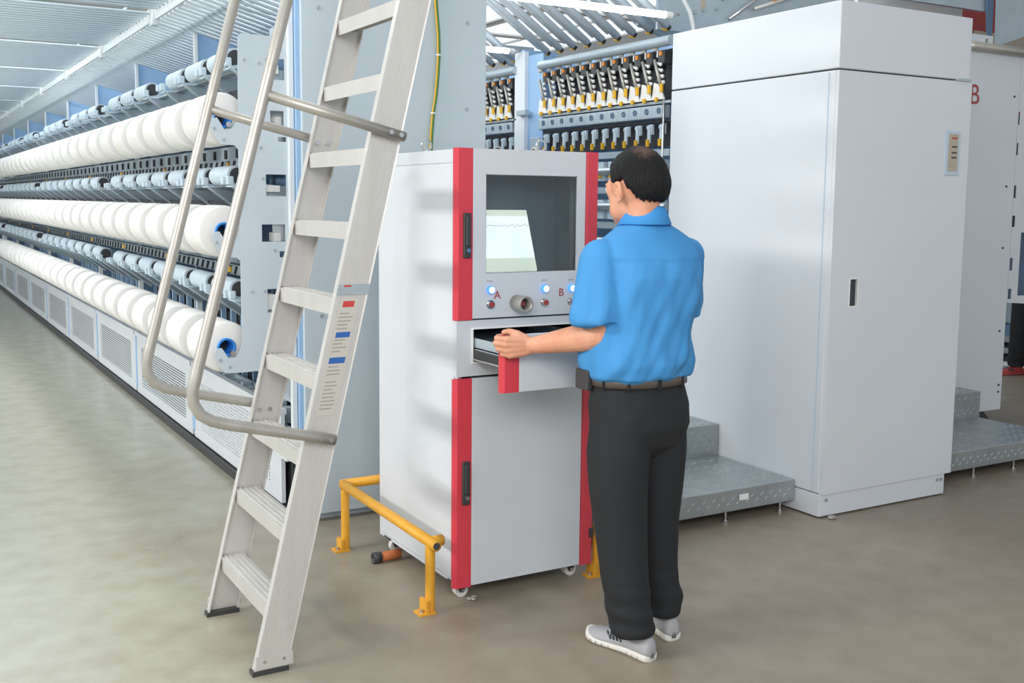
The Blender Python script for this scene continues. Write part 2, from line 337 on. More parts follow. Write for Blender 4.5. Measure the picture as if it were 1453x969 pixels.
# tier fittings: drive rollers, brackets, channels
proto = {}
RX = 1.425
for t, rz in enumerate((1.125, 1.655, 2.19)):
    MB().box(RX+(.06 if t == 0 else .20), RX+.26, 4.99, YB[9], rz-.075, rz-.06).build('tier_shelf', 'steel2', wm)
    MB().box(RX+.02, RX+.07, 4.99, YB[9], rz-.052, rz-.040).build('front_channel', 'steel2', wm)
    MB().box(1.66, 1.68, 4.99, YB[9], rz-.06, rz+.03).build('rear_channel', 'blue2', wm)
    if t > 0: MB().box(1.5, 1.97, 4.99, YB[9], rz-.16, rz-.12).build('shade_sheet', 'dark', wm)  # dark sheet set in for the shade under this tier
    for k in range(36):
        y = 4.99+.4425*k
        if t == 0 and k == 0:
            pass
        skip = (k % 4 == 3 and t == 2) or (k % 9 == 7)
        if 'r' not in proto:
            r = MB().cyl((RX, y, rz), (RX, y+.33, rz), .046, 20); r.cyl((RX, y-.012, rz), (RX, y, rz), .036, 16, mi=1)
            proto['r'] = (r.build('drive_roller', ['roller', 'dark'], wm), y, rz)
            bk = MB(); bk.prism([(RX-.045, rz-.045), (RX+.03, rz-.03), (RX+.22, rz-.05), (RX+.22, rz-.15), (RX+.13, rz-.175)], (), 'Y', y-.06, y-.055)
            bk.prism([(RX-.045, rz-.045), (RX+.13, rz-.175), (RX+.13, rz-.183), (RX-.045, rz-.054)], (), 'Y', y-.085, y-.05)
            proto['b'] = (bk.build('roller_bracket', 'steel2', wm), y, rz)
            cc = MB().bbox(RX-.062, RX-.03, y-.055, y-.03, rz-.045, rz-.005, .006); cc.bbox(RX-.066, RX-.03, y+.02, y+.045, rz-.045, rz-.008, .006); cc.box(RX-.04, RX+.02, y-.07, y+.05, rz-.055, rz-.048)
            proto['c'] = (cc.build('roller_clamp', 'roller', wm), y, rz)
            continue
        for key in ('r', 'b', 'c'):
            if key == 'r' and skip: continue
            o, yy, zz = proto[key]; cp(o, wm, (0, y-yy, rz-zz))
# strips with guides between the tiers
for rz in (1.655, 1.125):
    MB().box(1.58, 1.60, 4.99, YB[9], rz+.085, rz+.16).build('guide_rail', 'steel2', wm)
    MB().box(1.53, 1.55, 4.99, YB[9], rz+.035, rz+.085).build('guide_strip', 'steel', wm)
    g1 = MB(); g2 = MB(); g3 = MB()
    for k in range(140):
        y = 5.05+k*.11
        if k % 2 == 0: g1.box(1.572, 1.58, y, y+.035, rz+.10, rz+.145)
        for q in (0, .02): g2.tube([(1.527, y+q, rz+.08), (1.527, y+.03+q, rz+.04)], .003, 4)
        if k % 13 == 4: g3.box(1.524, 1.53, y, y+.05, rz+.045, rz+.075)
    stuff(g1.build('rail_plug', 'dark', wm)); stuff(g2.build('yarn_hook', 'dark', wm)); stuff(g3.build('yellow_tag', 'yplast', wm))

# yarn packages: each a thing with its paper tube
def package(label, group):
    r = thing('yarn_package', label, 'yarn', (CX_, 4.90, CZ[0]), group)
    n = 40; prof = [(.042, 0), (.108, 0), (.117, .006), (.120, .02), (.120, .25), (.117, .264), (.108, .27), (.042, .27)]
    vs = []; 
    for R_, y in prof: vs += [(CX_+R_*cos(2*pi*i/n), 4.90+y, CZ[0]+R_*sin(2*pi*i/n)) for i in range(n)]
    fs = [(j*n+i, j*n+(i+1) % n, (j+1)*n+(i+1) % n, (j+1)*n+i) for j in range(len(prof)-1) for i in range(n)]
    MB().add(vs, fs, True).build('yarn', 'yarn', r)
    tb = MB().ring((CX_, 4.888, CZ[0]), (CX_, 5.182, CZ[0]), .043, .034, 28); tb.build('paper_tube', 'bluetube', r)
    MB().cyl((CX_, 5.0, CZ[0]), (CX_, 5.01, CZ[0]), .0335, 16).build('chuck', 'dark', r)
    return r
tiers = ('bottom', 'middle', 'top')
ORD = 'fifth sixth seventh eighth ninth tenth eleventh twelfth thirteenth fourteenth fifteenth sixteenth seventeenth eighteenth nineteenth twentieth twenty-first twenty-second twenty-third twenty-fourth'.split()
base = package('', None)
for t in range(3):
    grp = 'white yarn packages on the %s tier of the left machine' % tiers[t]
    for k in range(28):
        o = base if (t == 0 and k == 0) else copy_tree(base)
        dx = 0 if k < 24 else (-.05 if t == 0 else .02)
        o.location = (CX_+dx, 4.90+.4425*k+(0 if k < 24 else .25), CZ[t]+(0 if k < 24 else .0))
        o['group'] = grp
        if k == 0: o['label'] = 'nearest white yarn package on the %s tier, hooked on the grey end plate' % tiers[t]
        elif k == 1: o['label'] = 'white yarn package on the %s tier, second from the grey end plate' % tiers[t]
        elif k == 2: o['label'] = 'white yarn package on the %s tier, third from the grey end plate' % tiers[t]
        elif k == 3: o['label'] = 'white yarn package on the %s tier, fourth from the grey end plate' % tiers[t]
        elif k < 24: o['label'] = 'white yarn package on the %s tier, %s from the grey end plate' % (tiers[t], ORD[k-4])
        else: o['label'] = 'far white yarn package in the %s tier, %s beyond the gap' % (tiers[t], ('first', 'second', 'third', 'last')[k-24])

# overhead rack above the left aisle
rk = thing('overhead_yarn_rack', 'overhead rack of thin pale steel tubes above the left aisle, with a perforated edge rail', 'rack', (1.455, 4.98, 2.6))
def seg_rail(y0, y1):
    o = MB().box(1.44, 1.455, y0+.04, y1-.04, 2.60, 2.665).build('edge_rail', 'beam', rk)
    d = MB()
    for k in range(16): d.cyl((1.441, y0+.1+k*.1, 2.652), (1.4385, y0+.1+k*.1, 2.652), .008, 8)
    stuff(d.build('rail_hole', 'dark', o)); return o
def seg_joint(y):
    o = MB().bbox(1.425, 1.465, y-.035, y+.035, 2.57, 2.70, .003).build('joint_block', 'beam', rk); return o
def seg_beam(y): return MB().bbox(-1.2, 1.44, y-.045, y+.045, 2.67, 2.70, .003).build('cross_beam', 'beam', rk)
def t_h(y): return MB().tube([(-1.2, y, 2.655), (1.44, y, 2.655)], .010, 6).build('yarn_tube', 'tubes', rk)
def t_s(y): return MB().tube([(1.46, y, 2.60), (1.70, y, 2.545), (2.3, y, 2.385)], .010, 6).build('sloping_yarn_tube', 'tubes', rk)
rl = seg_rail(YB[0], YB[1]); jb = seg_joint(YB[1]); cb = seg_beam(YB[1]); th = t_h(YB[0]+.1); ts = t_s(YB[0]+.06)
for i in range(0, 9):
    if i: copy_tree(rl, rk, (0, PY*i, 0)); cp(jb, rk, (0, PY*i, 0)); cp(cb, rk, (0, PY*i, 0))
    for k in range(18):
        if i or k: cp(th, rk, (0, PY*i+k*.091, 0))
        if i or k: cp(ts, rk, (0, PY*i+k*.098, 0))
    MB().box(1.3, 1.31, YB[i]+.1, YB[i]+PY-.1, 2.671, 2.68).build('tie_bar', 'beam', rk)
    MB().box(1.62, 1.66, YB[i]+.02, YB[i]+PY-.02, 2.575, 2.585).build('tie_bar', 'beam', rk)
d = MB()
for i in range(9):
    for k in range(12):
        y = YB[i]+.2+k*.12
        d.tube([(1.47, y, 2.75), (1.56, y+.22, 2.60), (1.60, y+.3, 2.52)], .007, 5)
pass
for k in range(5):  # glowing battens added to light the rack and the ceiling
    o = MB().bbox(.15, 1.25, 0, .09, 3.05, 3.12, .01).cyl((.15, .045, 3.03), (1.25, .045, 3.03), .018, 10, mi=1)
    o = o.build('added_batten', ['white', 'lamp'], None); o.location.y = 6.2+k*3.54
    tag(o, ('added fill lamp above the overhead tube rack, nearest the ladder', 'added fill lamp above the overhead tube rack, second from the ladder', 'added fill lamp above the overhead tube rack, third from the ladder', 'added fill lamp above the overhead tube rack, fourth from the ladder', 'added fill lamp above the overhead tube rack, farthest down the aisle')[k], 'lamp', 'added fill lamps over the left aisle')

# ------------------------------------------------------------------ ladder
lx = lambda z: .966+.245*z
ly = lambda z: .016*z
ld = thing('step_ladder', 'tall aluminium step ladder with tubular handrails leaning towards the machine', 'ladder', (1.2, 3.6, 0))
def rail(y, sgn, name='side_rail'):
    # C channel with a fluted web; section in (dx, dy), swept in z
    sec = []; W_ = .112; n = 9
    for i in range(n):
        x0 = .006+(W_-.012)*i/n; x1 = .006+(W_-.012)*(i+1)/n; q = (x1-x0)*.3
        sec += [(x0+q*.3, 0), (x1-q, 0), (x1-q*.8, .0018), (x1, .0018)]
    sec = [(0, .0)]+sec+[(W_, 0), (W_, .03), (W_-.004, .03), (W_-.004, .005), (.004, .005), (.004, .03), (0, .03)]
    pts = []; L = len(sec); tz = 2.95
    for z in (0.012, tz):
        for dx, dy in sec: pts.append((lx(z)+dx, y+ly(z)+sgn*dy, z))
    mb = MB().add(pts, [(i, (i+1) % L, L+(i+1) % L, L+i) for i in range(L)])
    tr = tessellate_polygon([[Vector((a, b, 0)) for a, b in sec]])
    mb.add(pts[:L], [tuple(t) for t in tr]); mb.add(pts[L:], [tuple(t) for t in tr])
    o = mb.build(name, 'alu', ld)
    f = MB().box(lx(0)-.004, lx(0)+.118, y-.004 if sgn > 0 else y-.034, y+.034 if sgn > 0 else y+.004, 0, .016); f.build('foot', 'black', o)
    c = MB().box(lx(.06)-.006, lx(.06)+.118, y-.003*sgn if sgn > 0 else y, y if sgn > 0 else y+.003, .02, .065); c.build('foot_bracket', 'alu', o)
    for dx in (.025, .09): MB().cyl((lx(.045)+dx, y-.006*sgn, .045), (lx(.045)+dx, y, .045), .006, 8).build('rivet', 'chrome', o)
    return o
nr = rail(3.30, 1); frr = rail(3.905, -1)
for k in range(12):
    z = .22+k*.2495; x = lx(z)+.004; a = 3.306+ly(z); b = 3.90+ly(z)
    t = MB().box(x+.003, x+.082, a, b, z-.004, z); t.box(x, x+.003, a, b, z-.052, z); t.box(x+.082, x+.085, a, b, z-.03, z)
    for q in (.010, .028, .048, .066): t.box(x+q, x+q+.008, a+.002, b-.002, z-.002, z+.0035)
    o = t.build('tread', 'alu', ld)
def hand(y, r=.0185):
    P = [(1.245, .762), (1.13, .79), (.90, .845), (.845, .862), (.81, .885), (.79, .92), (.787, .96), (.80, 1.01), (1.03, 1.868), (1.30, 2.87)]
    o = MB().tube([(x, y+ly(z), z) for x, z in P], r, 16).build('handrail', 'alu_dull', ld)
    MB().tube([(1.035, y+ly(1.87), 1.87), (1.505, y+ly(1.76), 1.757)], .017, 14).build('cross_bar', 'alu_dull', o)
    for x, z in ((1.19, .775), (1.225, .767), (1.45, 1.77), (1.485, 1.762)):
        MB().cyl((x, y-.021+ly(z), z), (x, y-.014+ly(z), z), .008, 12).build('bolt', 'chrome', o)
hand(3.268); hand(3.935)
for z in (.76, 1.76):
    for dx in (.03, .07): MB().cyl((lx(z)+dx, 3.885+ly(z), z), (lx(z)+dx, 3.90+ly(z), z), .008, 10).build('bolt', 'chrome', frr)
# stickers on the near rail
def stick(name, z0, z1, m, d0=.012, d1=.1, t=.001, par=None):
    v = []
    for z in (z0, z1):
        for dx in (d0, d1): v += [(lx(z)+dx, 3.2995+ly(z), z), (lx(z)+dx, 3.2995-t+ly(z), z)]
    return MB().add(v, [(0, 1, 3, 2), (4, 6, 7, 5), (0, 4, 5, 1), (2, 3, 7, 6), (0, 2, 6, 4), (1, 5, 7, 3)]).build(name, m, par or nr)
stick('steel_band', 1.235, 1.27, 'steel', .0, .112, .002)
lb = stick('label_sheet', .84, 1.225, 'tape', .02, .085, .0008)
stick('red_mark', 1.195, 1.215, 'prt_red', .03, .07, .0014, nr); stick('blue_mark', 1.095, 1.113, 'prt_blue', .028, .078, .0014, nr); stick('blue_mark', 1.01, 1.03, 'prt_blue', .024, .08, .0014, nr)
v = MB()
for k in range(26):
    z = .86+k*.0125
    if abs(z-1.02) < .02 or abs(z-1.104) < .018 or k in (8, 14): continue
    x = lx(z)+.026; e = x+.03+.02*random.random(); v.box(x, e, 3.2982+ly(z), 3.2988+ly(z), z, z+.004)
stuff(v.build('small_print', 'prt_grey', nr))
stick('red_mark', 1.262, 1.268, 'prt_red', .02, .045, .003, nr)

# ------------------------------------------------------------------ control cabinet on casters
cc = thing('control_cabinet', 'grey control cabinet on casters with red corner strips, window and pulled-out drawer', 'cabinet', (2.15, 3.9, 0))
X0, X1, YF, YR = 1.83, 2.462, 3.55, 4.33
b = MB(); b.box(1.853, 2.44, 3.60, YR, .10, 1.735)  # core replaced below by shell
sh = MB()
sh.bbox(1.853, 1.868, 3.575, YR, .075, 1.738, .002); sh.bbox(2.425, 2.44, 3.575, YR, .075, 1.738, .002)
sh.box(1.853, 2.44, YR-.015, YR, .075, 1.738); sh.box(1.853, 2.44, 3.575, YR, 1.725, 1.74); sh.box(1.853, 2.44, 3.575, YR, .06, .075)
sh.box(1.868, 2.425, 3.58, YR-.02, .075, .86); sh.box(1.868, 2.425, 3.58, YR-.02, 1.11, 1.24)
shell = sh.build('body_shell', 'paint', cc)
sp = MB().bbox(1.848, 1.853, 3.60, YR-.02, .19, 1.68, .001); sp.build('side_panel', 'paint', cc)
MB().bbox(1.849, 1.853, 3.585, YR-.01, 1.69, 1.738, .001).build('side_top_panel', 'paint', cc)
MB().bbox(1.849, 1.853, 3.60, YR-.02, .08, .18, .001).build('side_base_panel', 'paint', cc)
# upper door: frame around window
def red_strip(x0, x1, z0, z1, par, yb=3.575, yf=None):
    yf = YF if yf is None else yf
    return MB().prism([(x0+.012, yf), (x1, yf), (x1, yb), (x0, yb), (x0, yf+.012)], (), 'Z', z0, z1).build('red_strip', 'red', par)
fr_ = MB().prism(rect(1.90, 2.405, 1.105, 1.742), [rect(1.955, 2.367, 1.275, 1.648)], 'Y', YF, 3.575)
ud = fr_.build('upper_door', 'cab', cc)
red_strip(1.828, 1.90, 1.10, 1.743, ud); red_strip(2.405, 2.464, 1.10, 1.743, ud)
fi = MB(); fi.box(1.953, 1.958, 3.553, 3.60, 1.275, 1.648); fi.box(2.364, 2.369, 3.553, 3.60, 1.275, 1.648); fi.box(1.953, 2.369, 3.553, 3.60, 1.272, 1.277); fi.box(1.953, 2.369, 3.553, 3.60, 1.646, 1.651); fi.build('window_frame', 'chrome', ud)
MB().box(1.955, 2.367, 3.560, 3.563, 1.275, 1.648).build('window_pane', 'glass', ud)
rc = MB(); rc.box(1.90, 2.42, 3.78, 3.79, 1.25, 1.72); rc.box(1.90, 1.905, 3.58, 3.78, 1.25, 1.72); rc.box(2.41, 2.415, 3.58, 3.78, 1.25, 1.72); rc.box(1.90, 2.42, 3.58, 3.78, 1.245, 1.25); rc.box(1.90, 2.42, 3.58, 3.78, 1.715, 1.72)
rc.build('window_recess', 'recess', cc)
# screen: slightly reclined, behind the pane
def sq(x0, x1, t0, t1, y, name, m, par, dy=.0):
    # reclined plane: z from 1.262 (t=0) to 1.512 (t=1), leaning back
    f = lambda t: (3.645+.05*t+y, 1.258+.255*t)
    a = f(t0); b_ = f(t1)
    sk = lambda x, t: x-(.0 if x < 2.1 else .028*t)
    return MB().add([(sk(x0, t0), a[0], a[1]), (sk(x1, t0), a[0], a[1]), (sk(x1, t1), b_[0], b_[1]), (sk(x0, t1), b_[0], b_[1])]+[(sk(x0, t0), a[0]+.004, a[1]), (sk(x1, t0), a[0]+.004, a[1]), (sk(x1, t1), b_[0]+.004, b_[1]), (sk(x0, t1), b_[0]+.004, b_[1])],
        [(0, 1, 2, 3), (4, 7, 6, 5), (0, 4, 5, 1), (1, 5, 6, 2), (2, 6, 7, 3), (3, 7, 4, 0)]).build(name, m, par)
scn = sq(1.93, 2.247, 0, 1, 0, 'screen', 'screeny', cc)
sq(1.935, 2.245, .27, .9, -.002, 'chart', 'screenw', scn)
tr = []
for k in range(60): tr.append((1.94+k*.005, 3.645+.05*.76-.004, 1.258+.255*(.76+.015*sin(k*1.7)+.02*random.uniform(-1, 1))))
MB().tube(tr, .0011, 4).build('chart_trace', 'screenl', scn)
# lock handles
def lock(z0, z1, par, name='lock_handle'):
    o = MB().bbox(1.857, 1.889, YF-.012, YF, z0, z1, .004); o.bbox(1.863, 1.883, YF-.022, YF-.010, z0+.045, z1-.012, .004); o = o.build(name, 'black', par)
    MB().cyl((1.875, YF-.018, z0+.028), (1.875, YF-.010, z0+.028), .008, 14).build('key_lock', 'chrome', o); return o
lock(1.335, 1.503, ud)
# buttons, letters, knob
for x, z, lit in ((1.975, 1.212, 1), (2.218, 1.209, 1), (2.343, 1.207, 1), (1.975, 1.157, 0), (2.218, 1.155, 0), (2.343, 1.154, 0)):
    o = MB().cyl((x, YF-.006, z), (x, YF, z), .0165, 20).cyl((x, YF-.016, z), (x, YF-.006, z), .0135, 20)
    o = o.build('push_button', 'chrome' if not lit else 'blueglow', ud)
    if not lit: MB().cyl((x, YF-.019, z), (x, YF-.016, z), .0105, 18).build('button_cap', 'letter', o)
    else: MB().sph((x, YF-.017, z), .0115, 14, 8, sc=(1, .5, 1)).build('button_cap', 'buttonlit', o)
    if lit:
        pr_ = MB()
        for k in range(3): pr_.box(x-.012+k*.009, x-.007+k*.009, YF-.0006, YF, z+.030, z+.036)
        stuff(pr_.build('small_print', 'prt_grey', ud))
text('letter', 'A', .044, (2.007, YF-.001, 1.19), Matrix.Rotation(pi/2, 4, 'X'), 'letter', ud)
text('letter', 'B', .044, (2.297, YF-.001, 1.19), Matrix.Rotation(pi/2, 4, 'X'), 'letter', ud)
k = MB().ring((2.093, YF-.075, 1.158), (2.093, YF, 1.158), .031, .024, 28).build('knob_shroud', 'alu_dull', ud)
MB().cyl((2.093, YF-.03, 1.158), (2.093, YF-.02, 1.158), .024, 20).build('knob_base', 'dark', k); MB().cyl((2.093, YF-.05, 1.158), (2.093, YF-.03, 1.158), .009, 14).build('emergency_button', 'letter', k)
# drawer band with slot
MB().prism(rect(1.835, 2.458, .885, 1.098), [rect(1.904, 2.40, .94, 1.064)], 'Y', YF+.004, 3.58).build('drawer_surround', 'cab', cc)
MB().prism(rect(1.898, 2.406, .934, 1.07), [rect(1.904, 2.40, .94, 1.064)], 'Y', YF-.002, YF+.006).build('slot_frame', 'white', cc)
dk = MB(); dk.box(1.87, 2.42, 4.1, 4.11, .87, 1.1); dk.box(1.87, 1.875, 3.59, 4.1, .87, 1.1); dk.box(2.415, 2.42, 3.59, 4.1, .87, 1.1); dk.box(1.87, 2.42, 3.59, 4.1, .87, .88); dk.build('drawer_bay', 'black', cc)
YD = 3.20
dr = MB().bbox(1.90, 2.405, YD, YD+.022, .88, 1.083, .002).build('drawer', 'cab', cc)
red_strip(1.830, 1.90, .88, 1.083, dr, YD+.024, YD); red_strip(2.405, 2.462, .88, 1.083, dr, YD+.024, YD)
ty = MB(); ty.box(1.912, 2.39, YD+.022, 3.95, .99, .995); ty.box(1.912, 1.917, YD+.022, 3.95, .985, 1.03); ty.box(2.385, 2.39, YD+.022, 3.95, .985, 1.03); ty.build('tray', 'steel2', dr)
for x in (1.905, 2.392): MB().box(x, x+.006, YD+.022, 3.9, .955, .985).build('slide_rail', 'black', dr); MB().cyl((x, YD+.03, .95), (x, 3.6, .95), .004, 8).build('slide_rod', 'chrome', dr)
MB().sph((2.14, YD-.012, 1.03), .013, 12, 8).build('drawer_knob', 'black', dr)
# lower door
lo = MB().bbox(1.90, 2.405, YF, 3.575, .062, .876, .002).build('lower_door', 'cab', cc)
red_strip(1.826, 1.90, .058, .876, lo); red_strip(2.405, 2.464, .058, .876, lo)
lock(.388, .558, lo); MB().bbox(2.45, 2.47, YF-.004, YF+.02, .17, .21, .002).build('hinge', 'black', lo)
# casters
def caster(x, y, rot):
    o = MB().box(x-.035, x+.035, y-.035, y+.035, .062, .068); o.prism([(x-.028, .066), (x+.03, .066), (x+.012, .028), (x-.006, .02)], (), 'Y', y-.022, y-.019); o.prism([(x-.028, .066), (x+.03, .066), (x+.012, .028), (x-.006, .02)], (), 'Y', y+.019, y+.022)
    o = o.build('caster', 'black', cc)
    w_ = MB().cyl((x+.004, y-.014, .028), (x+.004, y+.014, .028), .028, 24).build('wheel', 'rubber', o); MB().cyl((x+.004, y-.024, .028), (x+.004, y+.024, .028), .007, 12).build('axle', 'chrome', o)
for x, y in ((1.885, 3.62), (2.395, 3.62), (1.885, 4.24), (2.395, 4.24)): caster(x, y, 0)
for x, y in ((1.90, 3.95), (2.27, 3.67), (2.40, 4.25)):
    o = MB(); 
    c_ = [(x+.022*cos(a), y, 1.768+.022*sin(a)) for a in [pi*2*i/20 for i in range(21)]]; o.tube(c_, .004, 8); o.cyl((x, y, 1.738), (x, y, 1.75), .012, 12); o.build('lifting_eye', 'chrome', cc)

# earth cable on the big panel
ec = thing('earth_cable', 'green and yellow earth cable hanging down the grey end panel', 'cable', (2.33, 4.79, 1.8))
P = [(2.35, 2.62), (2.352, 2.5), (2.366, 2.35), (2.368, 2.25), (2.362, 2.15), (2.352, 2.05), (2.338, 1.97), (2.33, 1.88), (2.325, 1.78), (2.32, 1.72)]
MB().tube([(x, 4.784, z) for x, z in P], .0085, 10).build('green_core', 'green', ec); MB().tube([(x-.008, 4.779, z) for x, z in P], .0045, 8).build('yellow_core', 'yplast', ec)
for i in (3, 6): MB().ring((P[i][0]-.002, 4.783, P[i][1]-.004), (P[i][0]-.002, 4.783, P[i][1]+.004), .0135, .009, 14).build('cable_tie', 'white', ec)
tg = MB().box(2.19, 2.20, 4.79, 4.797, 2.18, 2.30); tag(tg.build('hanging_tag', 'white'), 'small white paper tag on the grey end panel behind the ladder', 'tag')
o = MB().box(2.195, 2.21, 4.786, 4.79, 2.26, 2.29); tag(o.build('red_sticker', 'prt_red'), 'tiny red sticker on the grey end panel behind the ladder', 'sticker')

# ------------------------------------------------------------------ yellow guard rail
gr = thing('guard_rail', 'low yellow tubular guard rail bolted to the floor round the control cabinet', 'rail', (1.7, 3.95, 0))
R_ = .021
MB().tube([(1.712, 3.47, .272), (1.70, 4.38, .292)], R_, 14).build('side_bar', 'yellow', gr)
MB().tube([(1.69, 4.385, .292), (2.60, 4.40, .292)], R_, 14).build('back_bar', 'yellow', gr)
MB().tube([(1.70, 3.525, .272), (1.765, 3.53, .272)], R_, 14).build('stub', 'yellow', gr); MB().cyl((1.7115, 3.469, .272), (1.7115, 3.4685, .272), .014, 14).build('tube_mouth', 'dark', gr)
MB().tube([(2.50, 3.53, .272), (2.50, 4.40, .292)], R_, 14).build('side_bar', 'yellow', gr)
for x, y in ((1.712, 3.525), (1.70, 4.36), (2.50, 3.56), (2.50, 4.38)):
    o = MB().cyl((x, y, 0), (x, y, .275), .019, 14).build('post', 'yellow', gr)
    f = MB().box(x-.055, x+.012, y-.03, y+.03, 0, .008); f.box(x-.03, x-.018, y-.03, y+.03, .008, .055); f.build('foot_plate', 'yellow', o)
    MB().cyl((x-.04, y-.01, .008), (x-.04, y-.01, .02), .008, 10).build('anchor_bolt', 'chrome', o)
pp = thing('pipe_stub', 'short orange pipe stub with dark cap lying by the rear caster', 'pipe', (1.78, 4.15, 0))
MB().tube([(1.765, 4.13, .024), (1.86, 4.13, .026)], .021, 16).build('pipe', 'orange', pp); MB().ring((1.735, 4.13, .024), (1.77, 4.13, .024), .024, .015, 18).build('pipe_cap', 'black', pp)
for i, (x, y) in enumerate([(1.90, 3.56), (1.925, 3.57), (1.912, 3.55)]):
    o = MB().sph((x, y, .007), .011, 8, 5, sc=(1.2, 1, .6)).build('cement_crumb', 'alu_dull'); tag(o, ('small grey cement crumb right beside the front left caster wheel', 'small grey cement crumb lying farthest right of the front left caster', 'small grey cement crumb in front of the other two by the caster')[i], 'debris', 'crumbs by the caster')
# ------------------------------------------------------------------ right cabinet
rcab = thing('electrical_cabinet', 'tall pale grey electrical cabinet with top box, slot handle and name plate', 'cabinet', (4.4, 4.3, 0))
MB().bbox(3.92, 4.873, 3.70, 4.93, .125, 2.178, .004).build('body', 'paint', rcab)
MB().bbox(3.92, 4.868, 3.68, 4.93, 2.186, 2.50, .005).build('top_box', 'paint', rcab)
MB().box(3.93, 4.85, 3.70, 4.9, 2.17, 2.19).build('seam', 'black', rcab)
dd = MB().prism(rect(3.925, 4.888, .12, 2.178), [rect(4.057, 4.112, 1.05, 1.185)], 'Y', 3.68, 3.70).build('door', 'paint', rcab)
h = MB().box(4.057, 4.112, 3.694, 3.6995, 1.05, 1.185).build('slot_handle', 'black', dd); MB().prism(rect(4.053, 4.116, 1.046, 1.189), [rect(4.059, 4.110, 1.052, 1.183)], 'Y', 3.678, 3.682).build('handle_frame', 'white', h)
MB().box(3.915, 3.9205, 3.735, 3.738, .13, 2.17).build('door_gap', 'bframe', rcab)
s_ = MB().bbox(3.92, 4.852, 3.69, 4.93, .008, .12, .003).build('skirt', 'paint', rcab)
for x in (3.965, 4.79, 4.82): MB().cyl((x, 3.683, .09), (x, 3.69, .09), .009, 12).build('screw', 'steel', s_)
MB().bbox(4.76, 4.873, 3.672, 3.70, 2.178, 2.192, .002).build('hinge', 'steel', rcab)
np_ = MB().bbox(4.70, 4.815, 3.674, 3.68, 1.70, 1.925, .002).build('name_plate', 'bframe', dd)
MB().box(4.722, 4.795, 3.672, 3.674, 1.72, 1.91).build('plate_face', 'beige', dd)
for z in (1.845, 1.815, 1.79): MB().box(4.745, 4.785, 3.6712, 3.672, z-.004, z+.004).build('plate_line', 'black', dd)
q = MB()
for k in range(7): q.box(4.742+k*.006, 4.747+k*.006, 3.6712, 3.672, 1.884, 1.893)
stuff(q.build('red_print', 'prt_red', dd))
q = MB()
for k in range(8): q.box(4.73+k*.006, 4.734+k*.006, 3.6712, 3.672, 1.742, 1.746)
stuff(q.build('small_print', 'prt_grey', dd))
MB().sph((3.98, 3.66, .008), .02, 8, 5, sc=(1.3, 1, .5)).build('tmp', 'alu_dull'); tag(bpy.data.objects['tmp'], 'small grey cement lump at the foot of the tall cabinet', 'debris'); bpy.data.objects['tmp'].name = 'cement_lump'

# ------------------------------------------------------------------ diamond plate steps
def lozenges(mb, fn, u0, u1, v0, v1, st=.05):
    i = 0; u = u0+.02
    while u < u1-.015:
        v = v0+.015+(st/2 if i % 2 else 0); j = 0
        while v < v1-.012:
            a = .7 if (i+j) % 2 else -.7; L_, W2 = .014, .0045
            c_, s2 = cos(a), sin(a); q = []
            for du, dv, h in ((-L_, 0, 0), (0, -W2, 0), (L_, 0, 0), (0, W2, 0), (-L_*.5, 0, .003), (L_*.5, 0, .003)):
                q.append(fn(u+du*c_-dv*s2, v+du*s2+dv*c_, h))
            mb.add(q, [(0, 1, 5, 4), (1, 2, 5), (2, 3, 5), (3, 0, 4, 5), (0, 4, 1)][0:1]+[(1, 2, 5), (2, 3, 5), (3, 0, 4), (3, 4, 5)], False)
            v += st; j += 1
        u += st*.62; i += 1
def steps(x0, x1, label, up, tagx):
    st = thing('diamond_plate_steps', label, 'steps', ((x0+x1)/2, 4.1, 0), 'diamond plate steps between the machines')
    MB().bbox(x0, x1, 3.85, 4.44, .055, .165, .004).build('lower_step', 'diamond', st)
    MB().bbox(x0, x1 if not up else up, 4.435, 5.3, .16, .34, .004).build('upper_step', 'diamond', st)
    lz = MB(); lozenges(lz, lambda u, v, h: (u, v, .165+h), x0, x1, 3.85, 4.43); lozenges(lz, lambda u, v, h: (u, 3.85-h, v), x0, x1, .055, .165)
    ue = up or x1
    lozenges(lz, lambda u, v, h: (u, v, .34+h), x0, ue, 4.44, 5.3); lozenges(lz, lambda u, v, h: (u, 4.435-h, v), x0, ue, .165, .34)
    stuff(lz.build('raised_tread_pattern', 'diamond', st))
    n = max(2, int((x1-x0)/.4)+1)
    for k in range(n):
        x = x0+.08+(x1-x0-.16)*k/(n-1)
        for y in (3.87, 4.38):
            o = MB().cyl((x, y, .01), (x, y, .06), .007, 8); o.cyl((x, y, 0), (x, y, .012), .016, 12); o.build('levelling_foot', 'chrome', st)
    return st
s1 = steps(2.68, 3.915, 'galvanised diamond plate steps to the left of the tall cabinet', None, None)
MB().box(3.54, 3.60, 3.844, 3.846, .105, .135).build('paper_label', 'white', s1)
steps(4.895, 6.15, 'galvanised diamond plate steps to the right of the tall cabinet', None, None)

